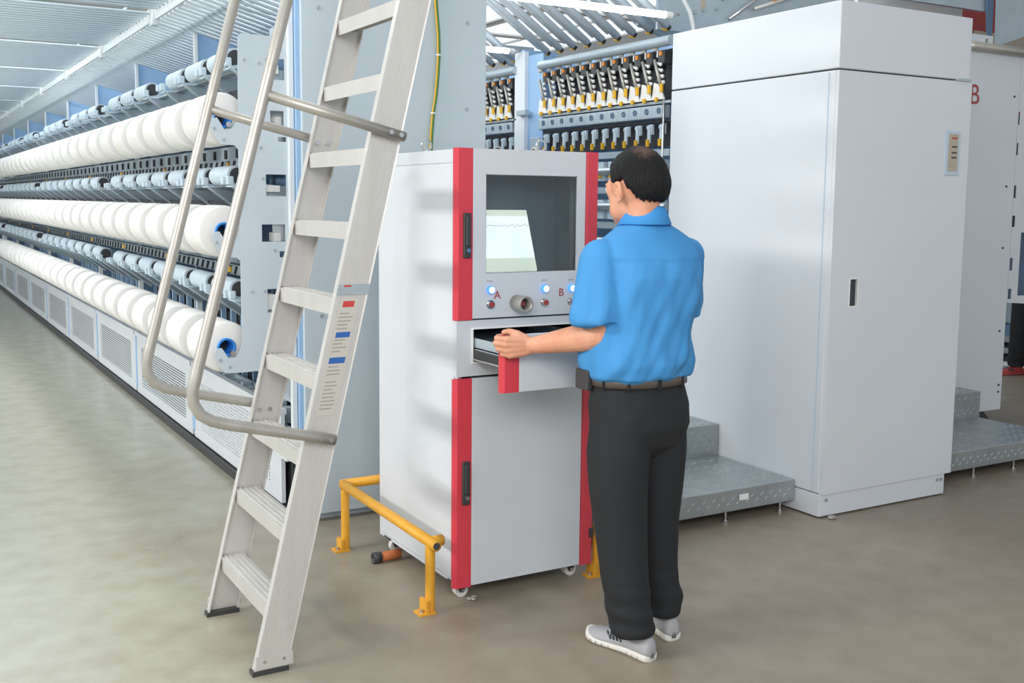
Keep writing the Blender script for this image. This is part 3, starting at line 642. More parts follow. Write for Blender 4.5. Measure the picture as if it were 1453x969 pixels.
# ------------------------------------------------------------------ middle machine (yarn feeding side)
mm = thing('yarn_feeding_machine', 'machine behind the tall cabinet with rows of yarn guides and yellow tips', 'machine', (4.0, 5.0, 0))
XM = 4.0
MB().box(XM+.28, XM+.30, 4.95, 14, 0, 2.55).build('back_wall', 'blue', mm)
for i in range(4):
    y = 6.45+PY*i
    MB().box(XM, XM+.28, y+.26, y+.30, 0, 2.62).build('post_web', 'blue', mm)
    MB().box(XM, XM+.02, y, y+.28, 0, 2.57).build('post_plate', 'blue', mm)
    MB().box(XM-.03, XM+.0, y+.20, y+.34, 0, 2.60).build('post', 'beam', mm)
ga = {}
def unit(y):
    x = XM
    a = MB().box(x-.01, x+.10, y-.03, y+.03, 2.36, 2.43); a.build('guide_block', 'black', mm)
    MB().box(x-.018, x-.008, y-.010, y+.012, 2.405, 2.43).build('orange_cap', 'oplast', mm)
    c = MB().sph((x-.01, y+.05, 2.455), .017, 8, 6); c.sph((x-.01, y+.075, 2.45), .015, 8, 6); c.cyl((x, y+.05, 2.40), (x, y+.05, 2.45), .006, 6)
    for k in range(4): c.tube([(x-.015, y+.05-.01*k, 2.37-k*.035), (x-.03, y-.02-.01*k, 2.35-k*.035)], .0085, 6); c.sph((x-.03, y-.02-.01*k, 2.35-k*.035), .012, 8, 5)
    stuff(c.build('ceramic_guide', 'ceramic', mm))
    MB().tube([(x-.045, y+.02, 2.38), (x-.05, y-.05, 2.22)], .009, 8).build('guide_rod', 'alu_dull', mm)
    MB().bbox(x-.060, x-.045, y-.072, y-.050, 2.185, 2.235, .003).build('yellow_tip', 'yplast', mm)
    MB().prism([(y-.058, 2.150), (y+.058, 2.150), (y+.04, 2.25), (y-.01, 2.235)], (), 'X', x-.03, x-.02).build('white_shield', 'white', mm)
    MB().bbox(x-.05, x-.035, y-.012, y+.008, 2.105+.03, 2.162, .002).build('small_yellow_clip', 'yplast', mm)
    bx = MB().bbox(x-.03, x+.02, y-.06, y+.058, 2.042, 2.117, .006).build('feed_box', 'steel2', mm)
    MB().ring((x-.031, y-.015, 2.085), (x-.036, y-.015, 2.085), .017, .009, 12).build('feed_roller', 'blue2', bx)
    l = MB().box(x-.01, x+.005, y-.045, y-.01, 1.95, 2.01); l.sph((x-.015, y-.02, 1.99), .016, 8, 6); l.cyl((x-.02, y-.03, 1.90), (x-.015, y-.025, 1.99), .012, 8); l.build('lower_guide', 'roller', mm)
    MB().bbox(x-.042, x-.026, y-.042, y-.024, 1.878, 1.92, .002).build('lower_yellow_tip', 'yplast', mm)
units = []
old = set(o.name for o in mm.children)
unit(5.12)
proto_u = [o for o in mm.children if o.name not in old]
for i in range(3):
    for k in range(12):
        if i == 0 and k == 0: continue
        for o in proto_u: copy_tree(o, mm, (0, PY*i+k*.117, 0))
for i in range(3):
    y0, y1 = 5.0+PY*i, 6.44+PY*i
    MB().cyl((XM-.03, y0, 2.48), (XM-.03, y1, 2.48), .03, 14).build('top_pipe', 'steel2', mm)
    MB().box(XM-.03, XM+.05, y0, y1, 2.125, 2.14).build('guide_shelf', 'steel', mm)
    MB().box(XM+.0, XM+.05, y0, y1, 2.018, 2.035).build('dark_gap', 'dark', mm)
    MB().box(XM+.05, XM+.06, y0, y1, 1.88, 2.012).build('dark_panel', 'dark', mm)
    MB().box(XM+.10, XM+.11, y0, y1, 2.14, 2.46).build('upper_panel', 'dark', mm)
    for z in (1.84, 1.62, 1.40):
        MB().box(XM-.03, XM+.05, y0, y1, z-.02, z+.02).build('lower_shelf', 'steel2', mm)
        MB().cyl((XM-.04, y0, z-.10), (XM-.04, y1, z-.10), .025, 12).build('lower_roller', 'steel', mm)
    lw = MB()
    for k in range(12):
        y = y0+.06+k*.12
        lw.box(XM-.03, XM+.02, y, y+.07, 1.68, 1.80); lw.box(XM-.03, XM+.02, y, y+.07, 1.44, 1.56)
    stuff(lw.build('lower_feed_box', 'roller', mm))
    lw = MB()
    for k in range(12):
        y = y0+.06+k*.12; lw.box(XM-.045, XM-.03, y+.02, y+.045, 1.70, 1.76)
    stuff(lw.build('lower_clip', 'yplast', mm))
MB().box(XM-.02, XM+.0, 4.96, 4.985, 1.2, 2.18).build('end_post', 'alu', mm); MB().tube([(XM-.03, 5.06, 1.2), (XM-.03, 5.06, 2.15)], .008, 8).build('end_rod', 'chrome', mm)
MB().bbox(XM-.06, XM-.045, 6.40, 6.52, 1.87, 1.99, .004).build('lever_plate', 'steel2', mm); MB().ring((XM-.06, 6.45, 1.885), (XM-.075, 6.45, 1.885), .035, .025, 18).build('lever_ring', 'ceramic', mm)
MB().bbox(XM-.07, XM-.03, 6.58, 6.70, 2.15, 2.19, .006).build('stop_plate', 'steel2', mm)
# inclined heater tubes over the aisle
ht = thing('heater_tube_rack', 'row of thick inclined steel tubes over the aisle, above the yarn guides', 'rack', (3.7, 5.8, 2.6))
for i in range(3):
    for k in range(9):
        y = 5.10+PY*i+k*.165
        o = MB().tube([(3.35, y, 3.02), (4.01, y, 2.575)], .024, 10).build('heater_tube', 'heater', ht)
        MB().tube([(3.33, y+.075, 3.03), (3.99, y+.075, 2.60)], .009, 8).build('thin_tube', 'beam', ht)
        MB().tube([(4.01, y, 2.575), (4.03, y, 2.562)], .015, 10).build('tube_end', 'black', o)
        MB().tube([(4.02, y+.05, 2.565), (4.03, y+.01, 2.555)], .009, 8).build('yellow_nozzle', 'yplast', ht)
        MB().prism([(3.4, 3.03), (4.0, 2.63), (4.0, 2.66), (3.4, 3.06)], (), 'Y', y+.105, y+.11).build('heater_plate', 'heater', ht)
    MB().box(3.36, 3.46, 5.0+PY*i, 6.6+PY*i, 3.02, 3.08).build('upper_rail', 'beam', ht)
    MB().prism([(3.95, 2.60), (3.95, 2.70), (4.3, 2.70), (4.3, 2.5)], (), 'Y', 5.3+PY*i, 5.32+PY*i).build('support_plate', 'steel2', ht)
# strip lamps across the aisle
for i in range(3):
    y = 4.93+PY*i; r = thing('strip_lamp', ('bright fluorescent strip lamp across the aisle, nearest above the control cabinet', 'second fluorescent strip lamp across the aisle, just past the grey end panel', 'farthest fluorescent strip lamp across the aisle behind the other two')[i], 'lamp', (3.3, y, 2.62), 'strip lamps across the aisle')
    MB().cyl((2.72, y, 2.60), (3.86, y, 2.60), .019, 14).build('tube', 'lamp', r)
    for x in (2.68, 3.86): MB().cyl((x, y, 2.60), (x+.045, y, 2.60), .02, 12).build('lamp_holder', 'white', r)
    MB().tube([(3.905, y, 2.60), (3.96, y, 2.61)], .007, 8).build('hook', 'chrome', r)
# head plate above the tall cabinet with rods and cable
hp = thing('gantry_plate', 'grey-blue gantry plate with bolts above the tall cabinet', 'plate', (4.6, 5.1, 2.7))
MB().box(3.98, 5.6, 5.15, 5.17, 2.56, 3.3).build('plate', 'steel2', hp)
for x, z in ((4.25, 2.68), (4.32, 2.70), (4.42, 2.72), (4.47, 2.78), (4.40, 2.80), (4.62, 2.82), (4.7, 2.84)): MB().cyl((x, 5.15, z), (x, 5.135, z), .012, 12).build('bolt', 'steel', hp)
MB().box(4.30, 4.335, 5.146, 5.15, 2.70, 2.77).build('paper_label', 'beige', hp)
MB().tube([(4.5, 5.12, 2.66), (4.95, 5.12, 2.95)], .01, 8).build('rod', 'chrome', hp); MB().tube([(4.7, 5.12, 2.74), (5.5, 5.12, 3.0)], .012, 8).build('rod', 'alu', hp)
MB().tube([(4.85, 5.11, 2.80), (4.95, 5.11, 2.86)], .006, 8).build('orange_wire', 'oplast', hp)
o = MB().tube([(4.10, 4.97, 2.49), (4.09, 4.96, 2.56), (4.05, 4.94, 2.63), (3.98, 4.92, 2.70), (3.88, 4.9, 2.80)], .012, 10).build('white_cable', 'wire'); tag(o, 'white cable arching up behind the tall cabinet', 'cable')
o = MB().tube([(3.65, 5.0, 2.76), (3.80, 5.0, 2.74), (3.86, 5.0, 2.75), (3.95, 5.0, 2.79)], .018, 10).build('conduit_pipe', 'steel2'); tag(o, 'short grey conduit pipe above the strip lamp', 'pipe')

# ------------------------------------------------------------------ right machine head ("B" panel)
bm_ = thing('far_texturing_machine', 'far machine head right of the tall cabinet, plain panel marked with a red B', 'machine', (6.5, 4.9, 0))
MB().bbox(6.18, 6.885, 4.80, 4.83, .09, 2.585, .003).build('end_panel', 'paint', bm_)
MB().box(6.2, 6.8, 4.86, 5.4, .12, 2.3).build('head_body', 'dark', bm_)
hb = [rect(6.905-.07+.0, 6.905, a, b) for a, b in ()]
MB().prism([(6.887, 2.585), (6.887, .86), (7.30, .83), (7.34, .80), (7.36, .86), (7.30, .98), (7.30, 2.2), (7.24, 2.3), (6.93, 2.3), (6.93, 2.585)], [rect(6.893, 6.905, 2.11, 2.205)[:0] or rect(6.89, 6.912, 1.9, 1.985), rect(6.89, 6.912, 2.11, 2.2), rect(6.89, 6.918, 1.6, 1.69), rect(6.89, 6.926, 1.397, 1.477), rect(6.892, 6.928, 1.087, 1.178), rect(6.892, 6.932, .885, .958), rect(7.0, 7.2, .905, 1.357)], 'Y', 4.80, 4.806).build('end_plate', 'paint', bm_)
text('letter', 'B', .19, (6.405, 4.798, 2.285), Matrix.Rotation(pi/2, 4, 'X'), 'letter', bm_)
for x, z in ((6.83, 2.30), (6.80, 1.68), (6.82, .66), (6.845, .27), (6.845, .22), (6.80, 1.25)): MB().cyl((x, 4.80, z), (x, 4.794, z), .008, 8).build('bolt', 'black', bm_)
MB().tube([(6.3, 4.77, 2.605), (7.3, 4.77, 2.60)], .03, 14).build('pole', 'alu_dull', bm_)
MB().box(6.905, 7.25, 4.84, 4.86, 2.28, 2.36).build('chrome_frame', 'chrome', bm_)
MB().box(6.9, 7.3, 4.95, 4.97, .86, 2.2).build('inner_panel', 'blue2', bm_)
MB().box(6.86, 7.05, 4.95, 5.0, .62, .84).build('inner_bracket', 'leather', bm_)
MB().prism([(6.65, 0), (6.65, .09), (6.75, .09), (6.85, .0)], (), 'Y', 4.85, 4.9).build('foot', 'black', bm_)
ns = thing('neighbour_machine', 'low machine side with steel rails and dark gaps at the right edge of the hall', 'machine', (9.4, 8, 0))
for z0, z1, m_ in ((0, .03, 'white'), (.12, .17, 'steel'), (.23, .29, 'chrome'), (.29, .42, 'blue2'), (.42, .66, 'steel'), (1.0, 2.2, 'panel')): MB().box(9.35+.02*(m_ == 'blue2'), 9.42, 5.0, 12, z0, z1).build('side_rail', m_, ns)
MB().box(9.42, 10.2, 5.0, 12, 0, 2.2).build('base_body', 'dark', ns)
tp = thing('ceiling_truss', 'steel-blue overhead truss plates with red beams at the top right corner', 'beam', (7.6, 5.6, 2.9))
MB().prism([(7.57, 2.78), (7.545, 3.4), (8.6, 3.4), (8.6, 3.2), (7.92, 2.89)], (), 'Y', 5.5, 5.52).build('gusset_plate', 'steel2', tp)
MB().prism([(7.50, 2.9), (7.44, 3.4), (7.55, 3.4), (7.55, 2.78)], (), 'Y', 5.53, 5.55).build('blue_strut', 'blue2', tp)
MB().prism([(6.9, 2.76), (6.9, 2.86), (7.55, 2.86), (7.55, 2.76)], [rect(7.46, 7.50, 2.79, 2.835)], 'Y', 5.52, 5.53).build('white_bar', 'beam', tp)
MB().box(6.9, 7.55, 5.7, 5.8, 2.88, 2.97).build('red_beam', 'redwall', tp); MB().box(6.4, 7.5, 5.56, 5.6, 3.05, 3.5).build('blue_beam', 'steel2', tp); MB().box(6.4, 7.6, 5.85, 5.9, 2.98, 3.5).build('white_backing', 'white', tp); MB().box(6.4, 7.62, 5.95, 6.0, 2.6, 2.93).build('white_backing', 'beam', tp); MB().box(7.9, 9.5, 7.0, 7.1, 2.75, 2.98).build('red_beam', 'redwall', tp)  # upper white plate stands in for a bright shine behind the red beam

# ------------------------------------------------------------------ the man at the drawer
def fuse(mb, voxel, sm=4):
    me = bpy.data.meshes.new('tmpf'); me.from_pydata(mb.v, [], mb.f)
    bm = bmesh.new(); bm.from_mesh(me); bmesh.ops.recalc_face_normals(bm, faces=bm.faces[:]); bm.to_mesh(me); bm.free()
    o = bpy.data.objects.new('tmpf', me); COL.objects.link(o)
    m = o.modifiers.new('r', 'REMESH'); m.mode = 'VOXEL'; m.voxel_size = voxel
    m = o.modifiers.new('s', 'SMOOTH'); m.iterations = sm; m.factor = .5
    bpy.context.view_layer.update()
    ev = o.evaluated_get(bpy.context.evaluated_depsgraph_get()); e = ev.to_mesh()
    vs = [v.co.copy() for v in e.vertices]; ns = [v.normal.copy() for v in e.vertices]; fs = [tuple(p.vertices) for p in e.polygons]; ev.to_mesh_clear()
    bpy.data.objects.remove(o); bpy.data.meshes.remove(me)
    return vs, ns, fs
def loft(mb, rings, n=28, ex=2.0):
    """rings: (cx, cy, cz, a, b, tilt) horizontal superellipses"""
    vs = []
    for r in rings:
        cx, cy, cz, a, b = r[:5]; rot = r[5] if len(r) > 5 else 0; ty = r[6] if len(r) > 6 else 0
        for i in range(n):
            t = 2*pi*i/n; x = a*math.copysign(abs(cos(t))**(2/ex), cos(t)); y = b*math.copysign(abs(sin(t))**(2/ex), sin(t))
            vs.append((cx+x*cos(rot)-y*sin(rot), cy+x*sin(rot)+y*cos(rot), cz+ty*y))
    k = len(rings)
    fs = [(j*n+i, j*n+(i+1) % n, (j+1)*n+(i+1) % n, (j+1)*n+i) for j in range(k-1) for i in range(n)]
    fs += [tuple(range(n))[::-1], tuple(range((k-1)*n, k*n))]
    return mb.add(vs, fs, True)
V = Vector
def hand_(mb, W, D, N, T, curl, spread=.0, thumb=None):
    D = D.normalized(); T = (T-D*T.dot(D)).normalized(); N = D.cross(T) if D.cross(T).dot(N) > 0 else -D.cross(T)
    L = ((.043, .027, .021), (.047, .030, .022), (.043, .028, .021), (.034, .021, .019)); off = (.030, .0105, -.0095, -.028); ml = (.088, .091, .086, .078)
    for i in range(4):
        m = W+D*ml[i]+T*off[i]-N*.002
        mb.tube([W+T*off[i]*.45-D*.01, W+D*.04+T*off[i]*.8, m], .013, 10, rs=[.015, .0165, .0125]); mb.sph(m, .0125, 10, 8)
        p = m; a = 0
        for j in range(3):
            a = curl[j]+(.06*i if j else 0); d = (D*cos(a)+N*sin(a)+T*spread*(1.5-i)).normalized(); q = p+d*L[i][j]
            r1 = (.0103, .0094, .0086)[j]*(.9 if i == 3 else 1); r2 = r1*.9
            mb.tube([p, q], r1, 10, rs=[r1, r2]); mb.sph(q, r2*1.03, 10, 7); p = q
    th = thumb or [(.018, .024, .004), (.050, .044, .010), (.078, .046, .022), (.098, .040, .032)]
    pts = [W+D*a+T*b+N*c for a, b, c in th]
    for k in range(3):
        r1 = (.0185, .0125, .0112)[k]; r2 = (.013, .0112, .0095)[k]
        mb.tube([pts[k], pts[k+1]], r1, 10, rs=[r1, r2]); mb.sph(pts[k+1], r2*1.02, 10, 7)
    return pts[3]
man = thing('person', 'man seen from behind in blue short-sleeved shirt and black trousers, holding the open drawer', 'person', (2.24, 2.93, 0))
HC = V((2.196, 2.945, 1.598)); az = radians(13); Fh = V((-sin(az), cos(az), -.10)).normalized(); Rh = V((cos(az), sin(az), 0)); Uh = Rh.cross(Fh)
hp_ = lambda x, y, z: HC+Rh*x+Fh*y+Uh*z
def ell(mb, c, a, b, h, n=24, m=16):
    vs = []; fs = []
    t = MB().sph((0, 0, 0), 1, n, m)
    return mb.add([hp_(c[0]+v[0]*a, c[1]+v[1]*b, c[2]+v[2]*h) for v in t.v], t.f, True)
bd = MB()
ell(bd, (0, -.012, .018), .080, .100, .107); ell(bd, (0, .035, -.05), .062, .062, .078); ell(bd, (0, .062, -.098), .032, .032, .026); ell(bd, (0, .07, .0), .055, .035, .05)
ell(bd, (0, .102, -.028), .0125, .016, .014); ell(bd, (0, .098, -.008), .009, .012, .026); ell(bd, (0, .090, -.066), .024, .014, .007); ell(bd, (0, .088, -.076), .02, .013, .007)
ell(bd, (.030, .082, .018), .024, .014, .008); ell(bd, (-.030, .082, .018), .024, .014, .008)
for s in (-1, 1):
    ell(bd, (s*.083, -.002, -.018), .008, .019, .031); ell(bd, (s*.090, -.012, -.010), .007, .008, .026); ell(bd, (s*.089, .0, .012), .007, .014, .008); ell(bd, (s*.086, .002, -.045), .007, .008, .010); ell(bd, (s*.034, .050, -.07), .026, .032, .038)
bd.tube([hp_(0, -.03, -.03), hp_(0, -.028, -.09), (2.222, 2.925, 1.46), (2.232, 2.92, 1.40)], .058, 20, rs=[.060, .058, .060, .075])
# torso and legs under the clothes
loft(bd, [(2.215, 2.93, .84, .15, .10), (2.22, 2.93, 1.0, .145, .095), (2.23, 2.93, 1.2, .16, .10), (2.235, 2.93, 1.34, .17, .09), (2.235, 2.93, 1.41, .13, .07)])
for (hx, hy), (kx, ky), (ax_, ay) in (((2.14, 2.92), (2.12, 2.90), (2.145, 2.85)), ((2.30, 2.94), (2.31, 2.96), (2.335, 2.945))):
    bd.tube([(hx, hy, .88), (kx, ky, .50), (ax_, ay, .10)], .06, 14, rs=[.075, .05, .036]); bd.tube([(ax_, ay, .12), (ax_-.004, ay+.015, .07)], .022, 10)
LS, LE, LW = V((2.055, 2.93, 1.375)), V((2.048, 2.915, 1.108)), V((1.912, 3.138, 1.052))
bd.tube([LS, (LS+LE)/2, LE], .05, 16, rs=[.042, .050, .046]); bd.sph(LE, .0465, 14, 10)
bd.tube([LE, LE.lerp(LW, .25), LE.lerp(LW, .6), LW], .04, 16, rs=[.045, .049, .040, .029])
nail = hand_(bd, LW, V((-.93, .30, -.06)), V((.3, .95, 0)), V((0, -.1, 1)), (radians(48), radians(112), radians(170)), thumb=[(.018, .022, .002), (.048, .045, .006), (.072, .052, .022), (.088, .046, .040)])
RS, RE, RW = V((2.425, 2.94, 1.375)), V((2.448, 3.005, 1.12)), V((2.365, 3.14, 1.118))
bd.tube([RS, (RS+RE)/2, RE], .05, 16, rs=[.042, .050, .044]); bd.sph(RE, .0445, 14, 10)
bd.tube([RE, RE.lerp(RW, .3), RW], .04, 16, rs=[.043, .043, .029])
hand_(bd, RW, V((-.35, .9, -.05)), V((0, 0, -1)), V((-1, -.3, 0)), (radians(15), radians(60), radians(90)))
vs, ns, fs = fuse(bd, .0042, 3)
MB().add(vs, fs, True).build('body', 'skin', man, fixn=False)
for s in (-1, 1):
    e = MB().sph(hp_(s*.030, .0905, .001), .0115, 12, 8); e.sph(hp_(s*.030, .0985, .001), .0055, 10, 6, mi=1); e.build('eye', ['white', 'black'], man)
    MB().tube([hp_(s*.014, .096, .024), hp_(s*.032, .0935, .029), hp_(s*.048, .082, .023)], .0035, 6).build('eyebrow', 'hair', man)
# hair: a shell over the skull with the crown thinning at the back
def hairmat():
    m = mat('thinning_black_hair', '#161617', .6, spec=.25, bump=.9, bscale=230, stretch=(1, 1, .25)); nt = m.node_tree; N = nt.nodes; L = nt.links; b = N['Principled BSDF']
    tc = N.new('ShaderNodeTexCoord'); d = N.new('ShaderNodeVectorMath'); d.operation = 'DISTANCE'; L.new(tc.outputs['Object'], d.inputs[0])
    c = hp_(-.018, -.062, .105)-man.location; d.inputs[1].default_value = c
    n = N.new('ShaderNodeTexNoise'); n.inputs['Scale'].default_value = 90; L.new(tc.outputs['Object'], n.inputs[0])
    a = N.new('ShaderNodeMath'); a.operation = 'MULTIPLY_ADD'; L.new(n.outputs[0], a.inputs[0]); a.inputs[1].default_value = .05; L.new(d.outputs['Value'], a.inputs[2])
    r = N.new('ShaderNodeValToRGB'); L.new(a.outputs[0], r.inputs[0]); e = r.color_ramp.elements; e[0].position = .035; e[0].color = lin('#6b5146'); e[1].position = .072; e[1].color = lin('#171718')
    L.new(r.outputs[0], b.inputs['Base Color']); return m
def hairline(ph):   # polar limit in degrees, ph = 0 forward
    K = [(0, 50), (28, 56), (52, 66), (70, 92), (80, 90), (95, 86), (110, 108), (130, 124), (180, 128)]
    a = abs(ph)
    for (x0, y0), (x1, y1) in zip(K, K[1:]):
        if a <= x1: return y0+(y1-y0)*(a-x0)/(x1-x0)
n, m = 120, 34; hs = []
for j in range(m+1):
    for i in range(n):
        ph = -180+360*i/n; lim = hairline(ph)+(2.5*sin(i*2.3)+2*sin(i*5.1) if abs(ph) > 85 else .8*sin(i*1.9)); u = j/m; th_ = radians(lim*min(1, u/.94)); e = u if u < .94 else 1
        edge = min(1, (1-u)/.14); tk = .013*edge**.6*(1.15 if abs(ph) > 90 else .8) - (.006 if u > .94 else 0)+.002
        if th_ > radians(75): tk += .004*sin((math.degrees(th_)-75)/50*pi) if th_ < radians(125) else 0
        dx, dy, dz = sin(th_)*sin(radians(ph)), sin(th_)*cos(radians(ph)), cos(th_)
        tk += .0022*noise.noise(V((dx*9, dy*9, dz*2.5)))*edge+.0012*noise.noise(V((dx*30, dy*30, dz*6)))*edge
        hs.append(hp_(dx*(.080+tk), -.012+dy*(.100+tk), .018+dz*(.107+tk*.75)-(.006 if th_ > 1.9 else 0)))
MB().add(hs, [(j*n+i, (j+1)*n+i, (j+1)*n+(i+1) % n, j*n+(i+1) % n) for j in range(m) for i in range(n)], True).build('hair', hairmat(), man)
# shirt
sh = MB()
loft(sh, [(2.213, 2.93, .945, .170, .122), (2.213, 2.93, .965, .190, .143), (2.215, 2.928, 1.01, .198, .155), (2.22, 2.925, 1.10, .195, .155), (2.23, 2.922, 1.2, .193, .152), (2.236, 2.922, 1.30, .203, .146),
          (2.238, 2.925, 1.37, .207, .128), (2.236, 2.927, 1.405, .195, .108), (2.234, 2.927, 1.43, .165, .094), (2.232, 2.927, 1.458, .115, .082), (2.228, 2.926, 1.478, .078, .072), (2.226, 2.926, 1.492, .064, .066)], 36, 2.25)
def sleeve(a, e, t, r0_, r1_, r2_): sh.tube([a, a.lerp(e, t*.5), a.lerp(e, t*.86), a.lerp(e, t)], .08, 22, rs=[r0_, r1_, r2_*1.01, r2_])
sleeve(LS+V((-.006, 0, -.005)), LE+V((-.014, .004, 0)), .86, .070, .086, .094); sleeve(RS+V((-.012, 0, -.005)), RE, .80, .068, .078, .082)
sh.sph(LS+V((-.006, 0, -.014)), .068, 14, 10); sh.sph(RS+V((-.004, 0, -.012)), .066, 14, 10)
vs, ns, fs = fuse(sh, .0065, 4)
out = []
for v, nn in zip(vs, ns):
    p = V((v.x, v.y, v.z)); d_ = 0
    q = V((p.x*1.0+p.z*.75, p.y, p.z*.35-p.x*.3)); d_ += .024*noise.noise(q*9)*min(1, max(.15, (1.42-p.z)*4))
    q = V((p.x*1.6-p.z*.6, p.y*1.2, p.z*.5)); d_ += .013*noise.noise(q*14+V((3, 7, 1)))*min(1, max(.1, (1.40-p.z)*5))
    if p.z < 1.06: d_ += .010*noise.noise(V((p.x*16, p.y*16, p.z*5)))*min(1, (1.06-p.z)*10)*min(1, max(0, (p.z-.948)*40))
    if abs(p.z-1.352) < .006 and p.y < 2.9 and abs(p.x-2.235) < .2: d_ -= .0018
    if p.z < .962: d_ *= .5
    out.append(v+nn*d_)
MB().add(out, fs, True).build('shirt', 'shirt', man, fixn=False)
co_ = MB(); n = 32; rings = []
for z, r, dz in ((1.482, .067, 0), (1.520, .0655, .0), (1.526, .067, 0), (1.522, .071, 0), (1.476, .092, 0), (1.474, .089, 0), (1.505, .071, 0)):
    for i in range(n):
        a = 2*pi*i/n; k = 1+.0*cos(a); bz = (.010 if z > 1.5 else 0)*(-sin(a)); rings.append((2.224+r*cos(a)*1.0, 2.925+r*sin(a)*1.02, z+bz-(.012*max(0, sin(a)))))
co_.add(rings, [(j*n+i, j*n+(i+1) % n, ((j+1) % 7)*n+(i+1) % n, ((j+1) % 7)*n+i) for j in range(7) for i in range(n)], True).build('collar', 'shirt2', man)
# trousers
tr = MB()
loft(tr, [(2.213, 2.93, .970, .160, .112), (2.215, 2.93, .93, .172, .122), (2.218, 2.924, .86, .187, .135), (2.22, 2.918, .79, .186, .138), (2.22, 2.92, .73, .16, .12), (2.22, 2.92, .69, .12, .08)], 32, 2.2)
loft(tr, [(2.135, 2.915, .84, .098, .118), (2.12, 2.905, .70, .103, .116), (2.118, 2.895, .56, .097, .105), (2.12, 2.882, .44, .088, .098), (2.128, 2.868, .30, .080, .092), (2.138, 2.856, .18, .074, .09), (2.148, 2.846, .125, .070, .086), (2.152, 2.842, .080, .068, .082)], 26)
loft(tr, [(2.295, 2.925, .84, .098, .118), (2.302, 2.93, .70, .103, .118), (2.305, 2.94, .56, .098, .108), (2.308, 2.95, .44, .09, .10), (2.318, 2.952, .30, .084, .093), (2.332, 2.95, .18, .078, .09), (2.345, 2.945, .145, .080, .094), (2.342, 2.948, .085, .070, .086)], 26)
vs, ns, fs = fuse(tr, .0065, 4); out = []
for v, nn in zip(vs, ns):
    p = v; k = .35 if p.z > .85 else (.7 if p.z > .3 else 1.6)
    d_ = .006*noise.noise(V((p.x*9+p.z*2, p.y*9, p.z*3.2)))*k+(.010*noise.noise(V((p.x*5, p.y*5, p.z*24)))*min(1, (.34-p.z)*5) if p.z < .34 else 0)
    out.append(v+nn*d_)
MB().add(out, fs, True).build('trousers', 'trouser', man, fixn=False)
bl = MB(); n = 40; rg = []
for z, e in ((.933, .001), (.933, .005), (.967, .005), (.967, .001)):
    for i in range(n):
        a = 2*pi*i/n; c_, s_ = cos(a), sin(a); rg.append((2.214+(.176+e)*math.copysign(abs(c_)**.9, c_), 2.93+(.126+e)*math.copysign(abs(s_)**.9, s_), z))
bl.add(rg, [(j*n+i, j*n+(i+1) % n, ((j+1) % 4)*n+(i+1) % n, ((j+1) % 4)*n+i) for j in range(4) for i in range(n)], True)
bl = bl.build('belt', 'leather', man)
for a in (200, 232, 268, 305, 340):
    a = radians(a); x, y = 2.214+.184*cos(a), 2.93+.134*sin(a); MB().bbox(x-.006, x+.006, y-.004, y+.004, .925, .972, .002).build('belt_loop', 'trouser', bl)
MB().bbox(2.015, 2.037, 2.945, 3.02, .915, .985, .006).build('phone_pouch', 'black', man)
MB().tube([(2.075, 2.80, 1.0), (2.06, 2.80, .94)], .0, 3) if False else None
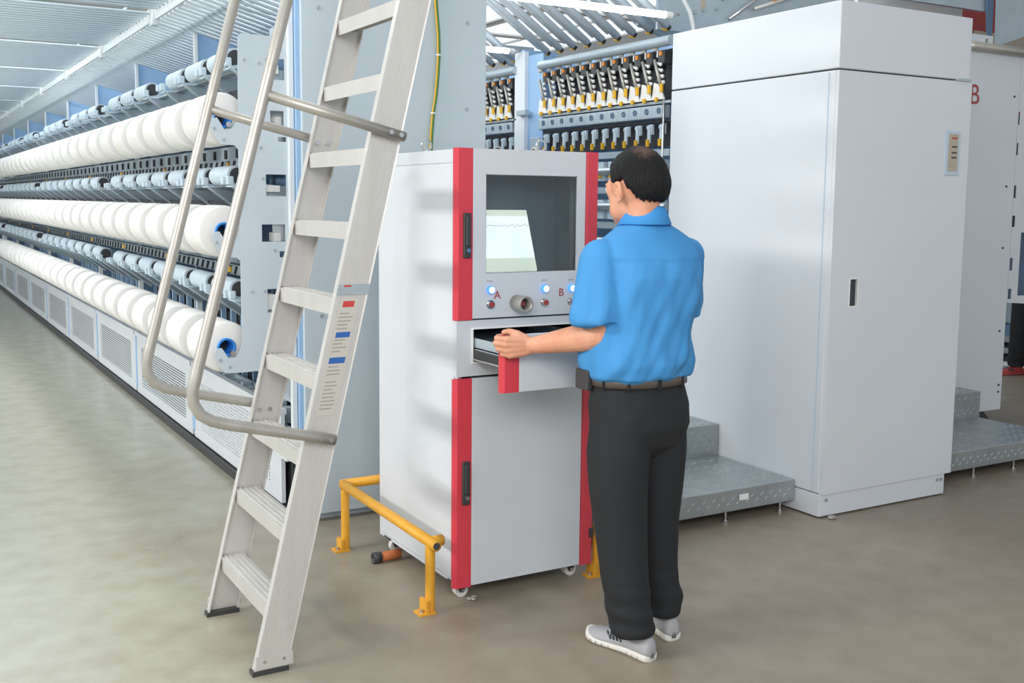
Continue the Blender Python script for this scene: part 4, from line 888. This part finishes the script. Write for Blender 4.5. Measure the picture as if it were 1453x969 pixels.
# shoes
def shoe(hx, hy, azd, name='shoe', par=None, m1='shoe'):
    a = radians(azd); f = V((sin(a), cos(a), 0)); r = V((cos(a), -sin(a), 0)); O = V((hx, hy, 0)); Ln = .288
    K = [(-.012, .010, .045, .018), (-.006, .021, .062, .024), (.012, .029, .076, .028), (.03, .032, .082, .029), (.08, .035, .088, .030), (.18, .036, .085, .030), (.30, .036, .082, .028), (.42, .039, .078, .027), (.55, .044, .066, .025), (.68, .048, .055, .024), (.80, .047, .049, .024), (.90, .040, .045, .026), (.96, .030, .040, .028), (1.0, .012, .034, .030)]
    so = MB(); up = MB(); n = 18; vs = []; us = []
    for t, w_, h, sz in K:
        c = O+f*(t*Ln)+r*(.012*sin(pi*t)); b0 = max(0, (t-.8)*.06)
        for i in range(n):
            q = 2*pi*i/n; ex = .5; x = (w_+.004)*math.copysign(abs(cos(q))**ex, cos(q)); z = (sz+b0)/2*math.copysign(abs(sin(q))**ex, sin(q))+(sz-b0)/2+b0
            vs.append(c+r*x+V((0, 0, max(z, b0))))
        for i in range(n):
            q = 2*pi*i/n; x = w_*math.copysign(abs(cos(q))**.85, cos(q))*(1.0); z = sz*.6+max(0, sin(q))**.8*(h-sz*.6) if sin(q) > 0 else sz*.6
            us.append(c+r*x*(1 if sin(q) < .3 else 1-.12*(sin(q)-.3))+V((0, 0, z)))
    N_ = len(K); fsx = [(j*n+i, j*n+(i+1) % n, (j+1)*n+(i+1) % n, (j+1)*n+i) for j in range(N_-1) for i in range(n)]+[tuple(range(n)), tuple(range((N_-1)*n, N_*n))]
    o = MB().add(us, fsx, True).build(name, m1, par or man)
    MB().add(vs, fsx, True).build('sole', 'sole', o)
    g_ = MB()
    for k in range(9):
        t = .12+k*.09
        for s in (-1, 1):
            w_ = .036+.016*math.exp(-((t-.72)/.2)**2); c = O+f*(t*Ln)+r*(.012*sin(pi*t)+s*(w_+.0035)); g_.tube([c+V((0, 0, .004)), c+V((0, 0, .016))], .0018, 4)
    stuff(g_.build('sole_groove', 'prt_grey', o))
    l_ = MB()
    for k in range(6):
        t = .50+k*.035; h = .076-.105*(t-.46); c = O+f*(t*Ln)+r*.012; l_.tube([c-r*.022+V((0, 0, h-.012)), c+V((0, 0, h+.003))+f*.006, c+r*.022+V((0, 0, h-.012))], .0028, 6)
    l_.build('laces', 'lace', o)
    v_ = MB()
    for k in range(4):
        for j in range(2):
            t = .40+k*.05; c = O+f*((t+j*.03)*Ln)+r*(.012-.0385-.002*k); v_.tube([c+V((0, 0, .040+j*.014)), c+f*.008+V((0, 0, .050+j*.014))+r*.003], .0035, 6)
    v_ = v_.build('vent_slot', 'sock', o); stuff(v_)
    c = O+f*.075+r*.006
    MB().cyl(c+V((0, 0, .075)), c+V((0, 0, .10)), .033, 16).build('sock', 'sock', o)
    return o
shoe(2.178, 2.768, -13); shoe(2.352, 2.868, 4)

# second person at the far right: only a leg and a red shoe show past the machine
other = copy_tree(man, None, (0, 0, 0)); other.location = (8.92, 5.98, 0); other.rotation_euler = (0, 0, radians(78))
other['label'] = 'person almost hidden at the right edge, black trouser leg and a red shoe showing'
for c in list(other.children):
    for q in [c]+list(c.children):
        nm = q.name.split('.')[0]
        if nm == 'shoe' or nm == 'sole':
            q.material_slots[0].link = 'OBJECT'; q.material_slots[0].material = M['redshoe']
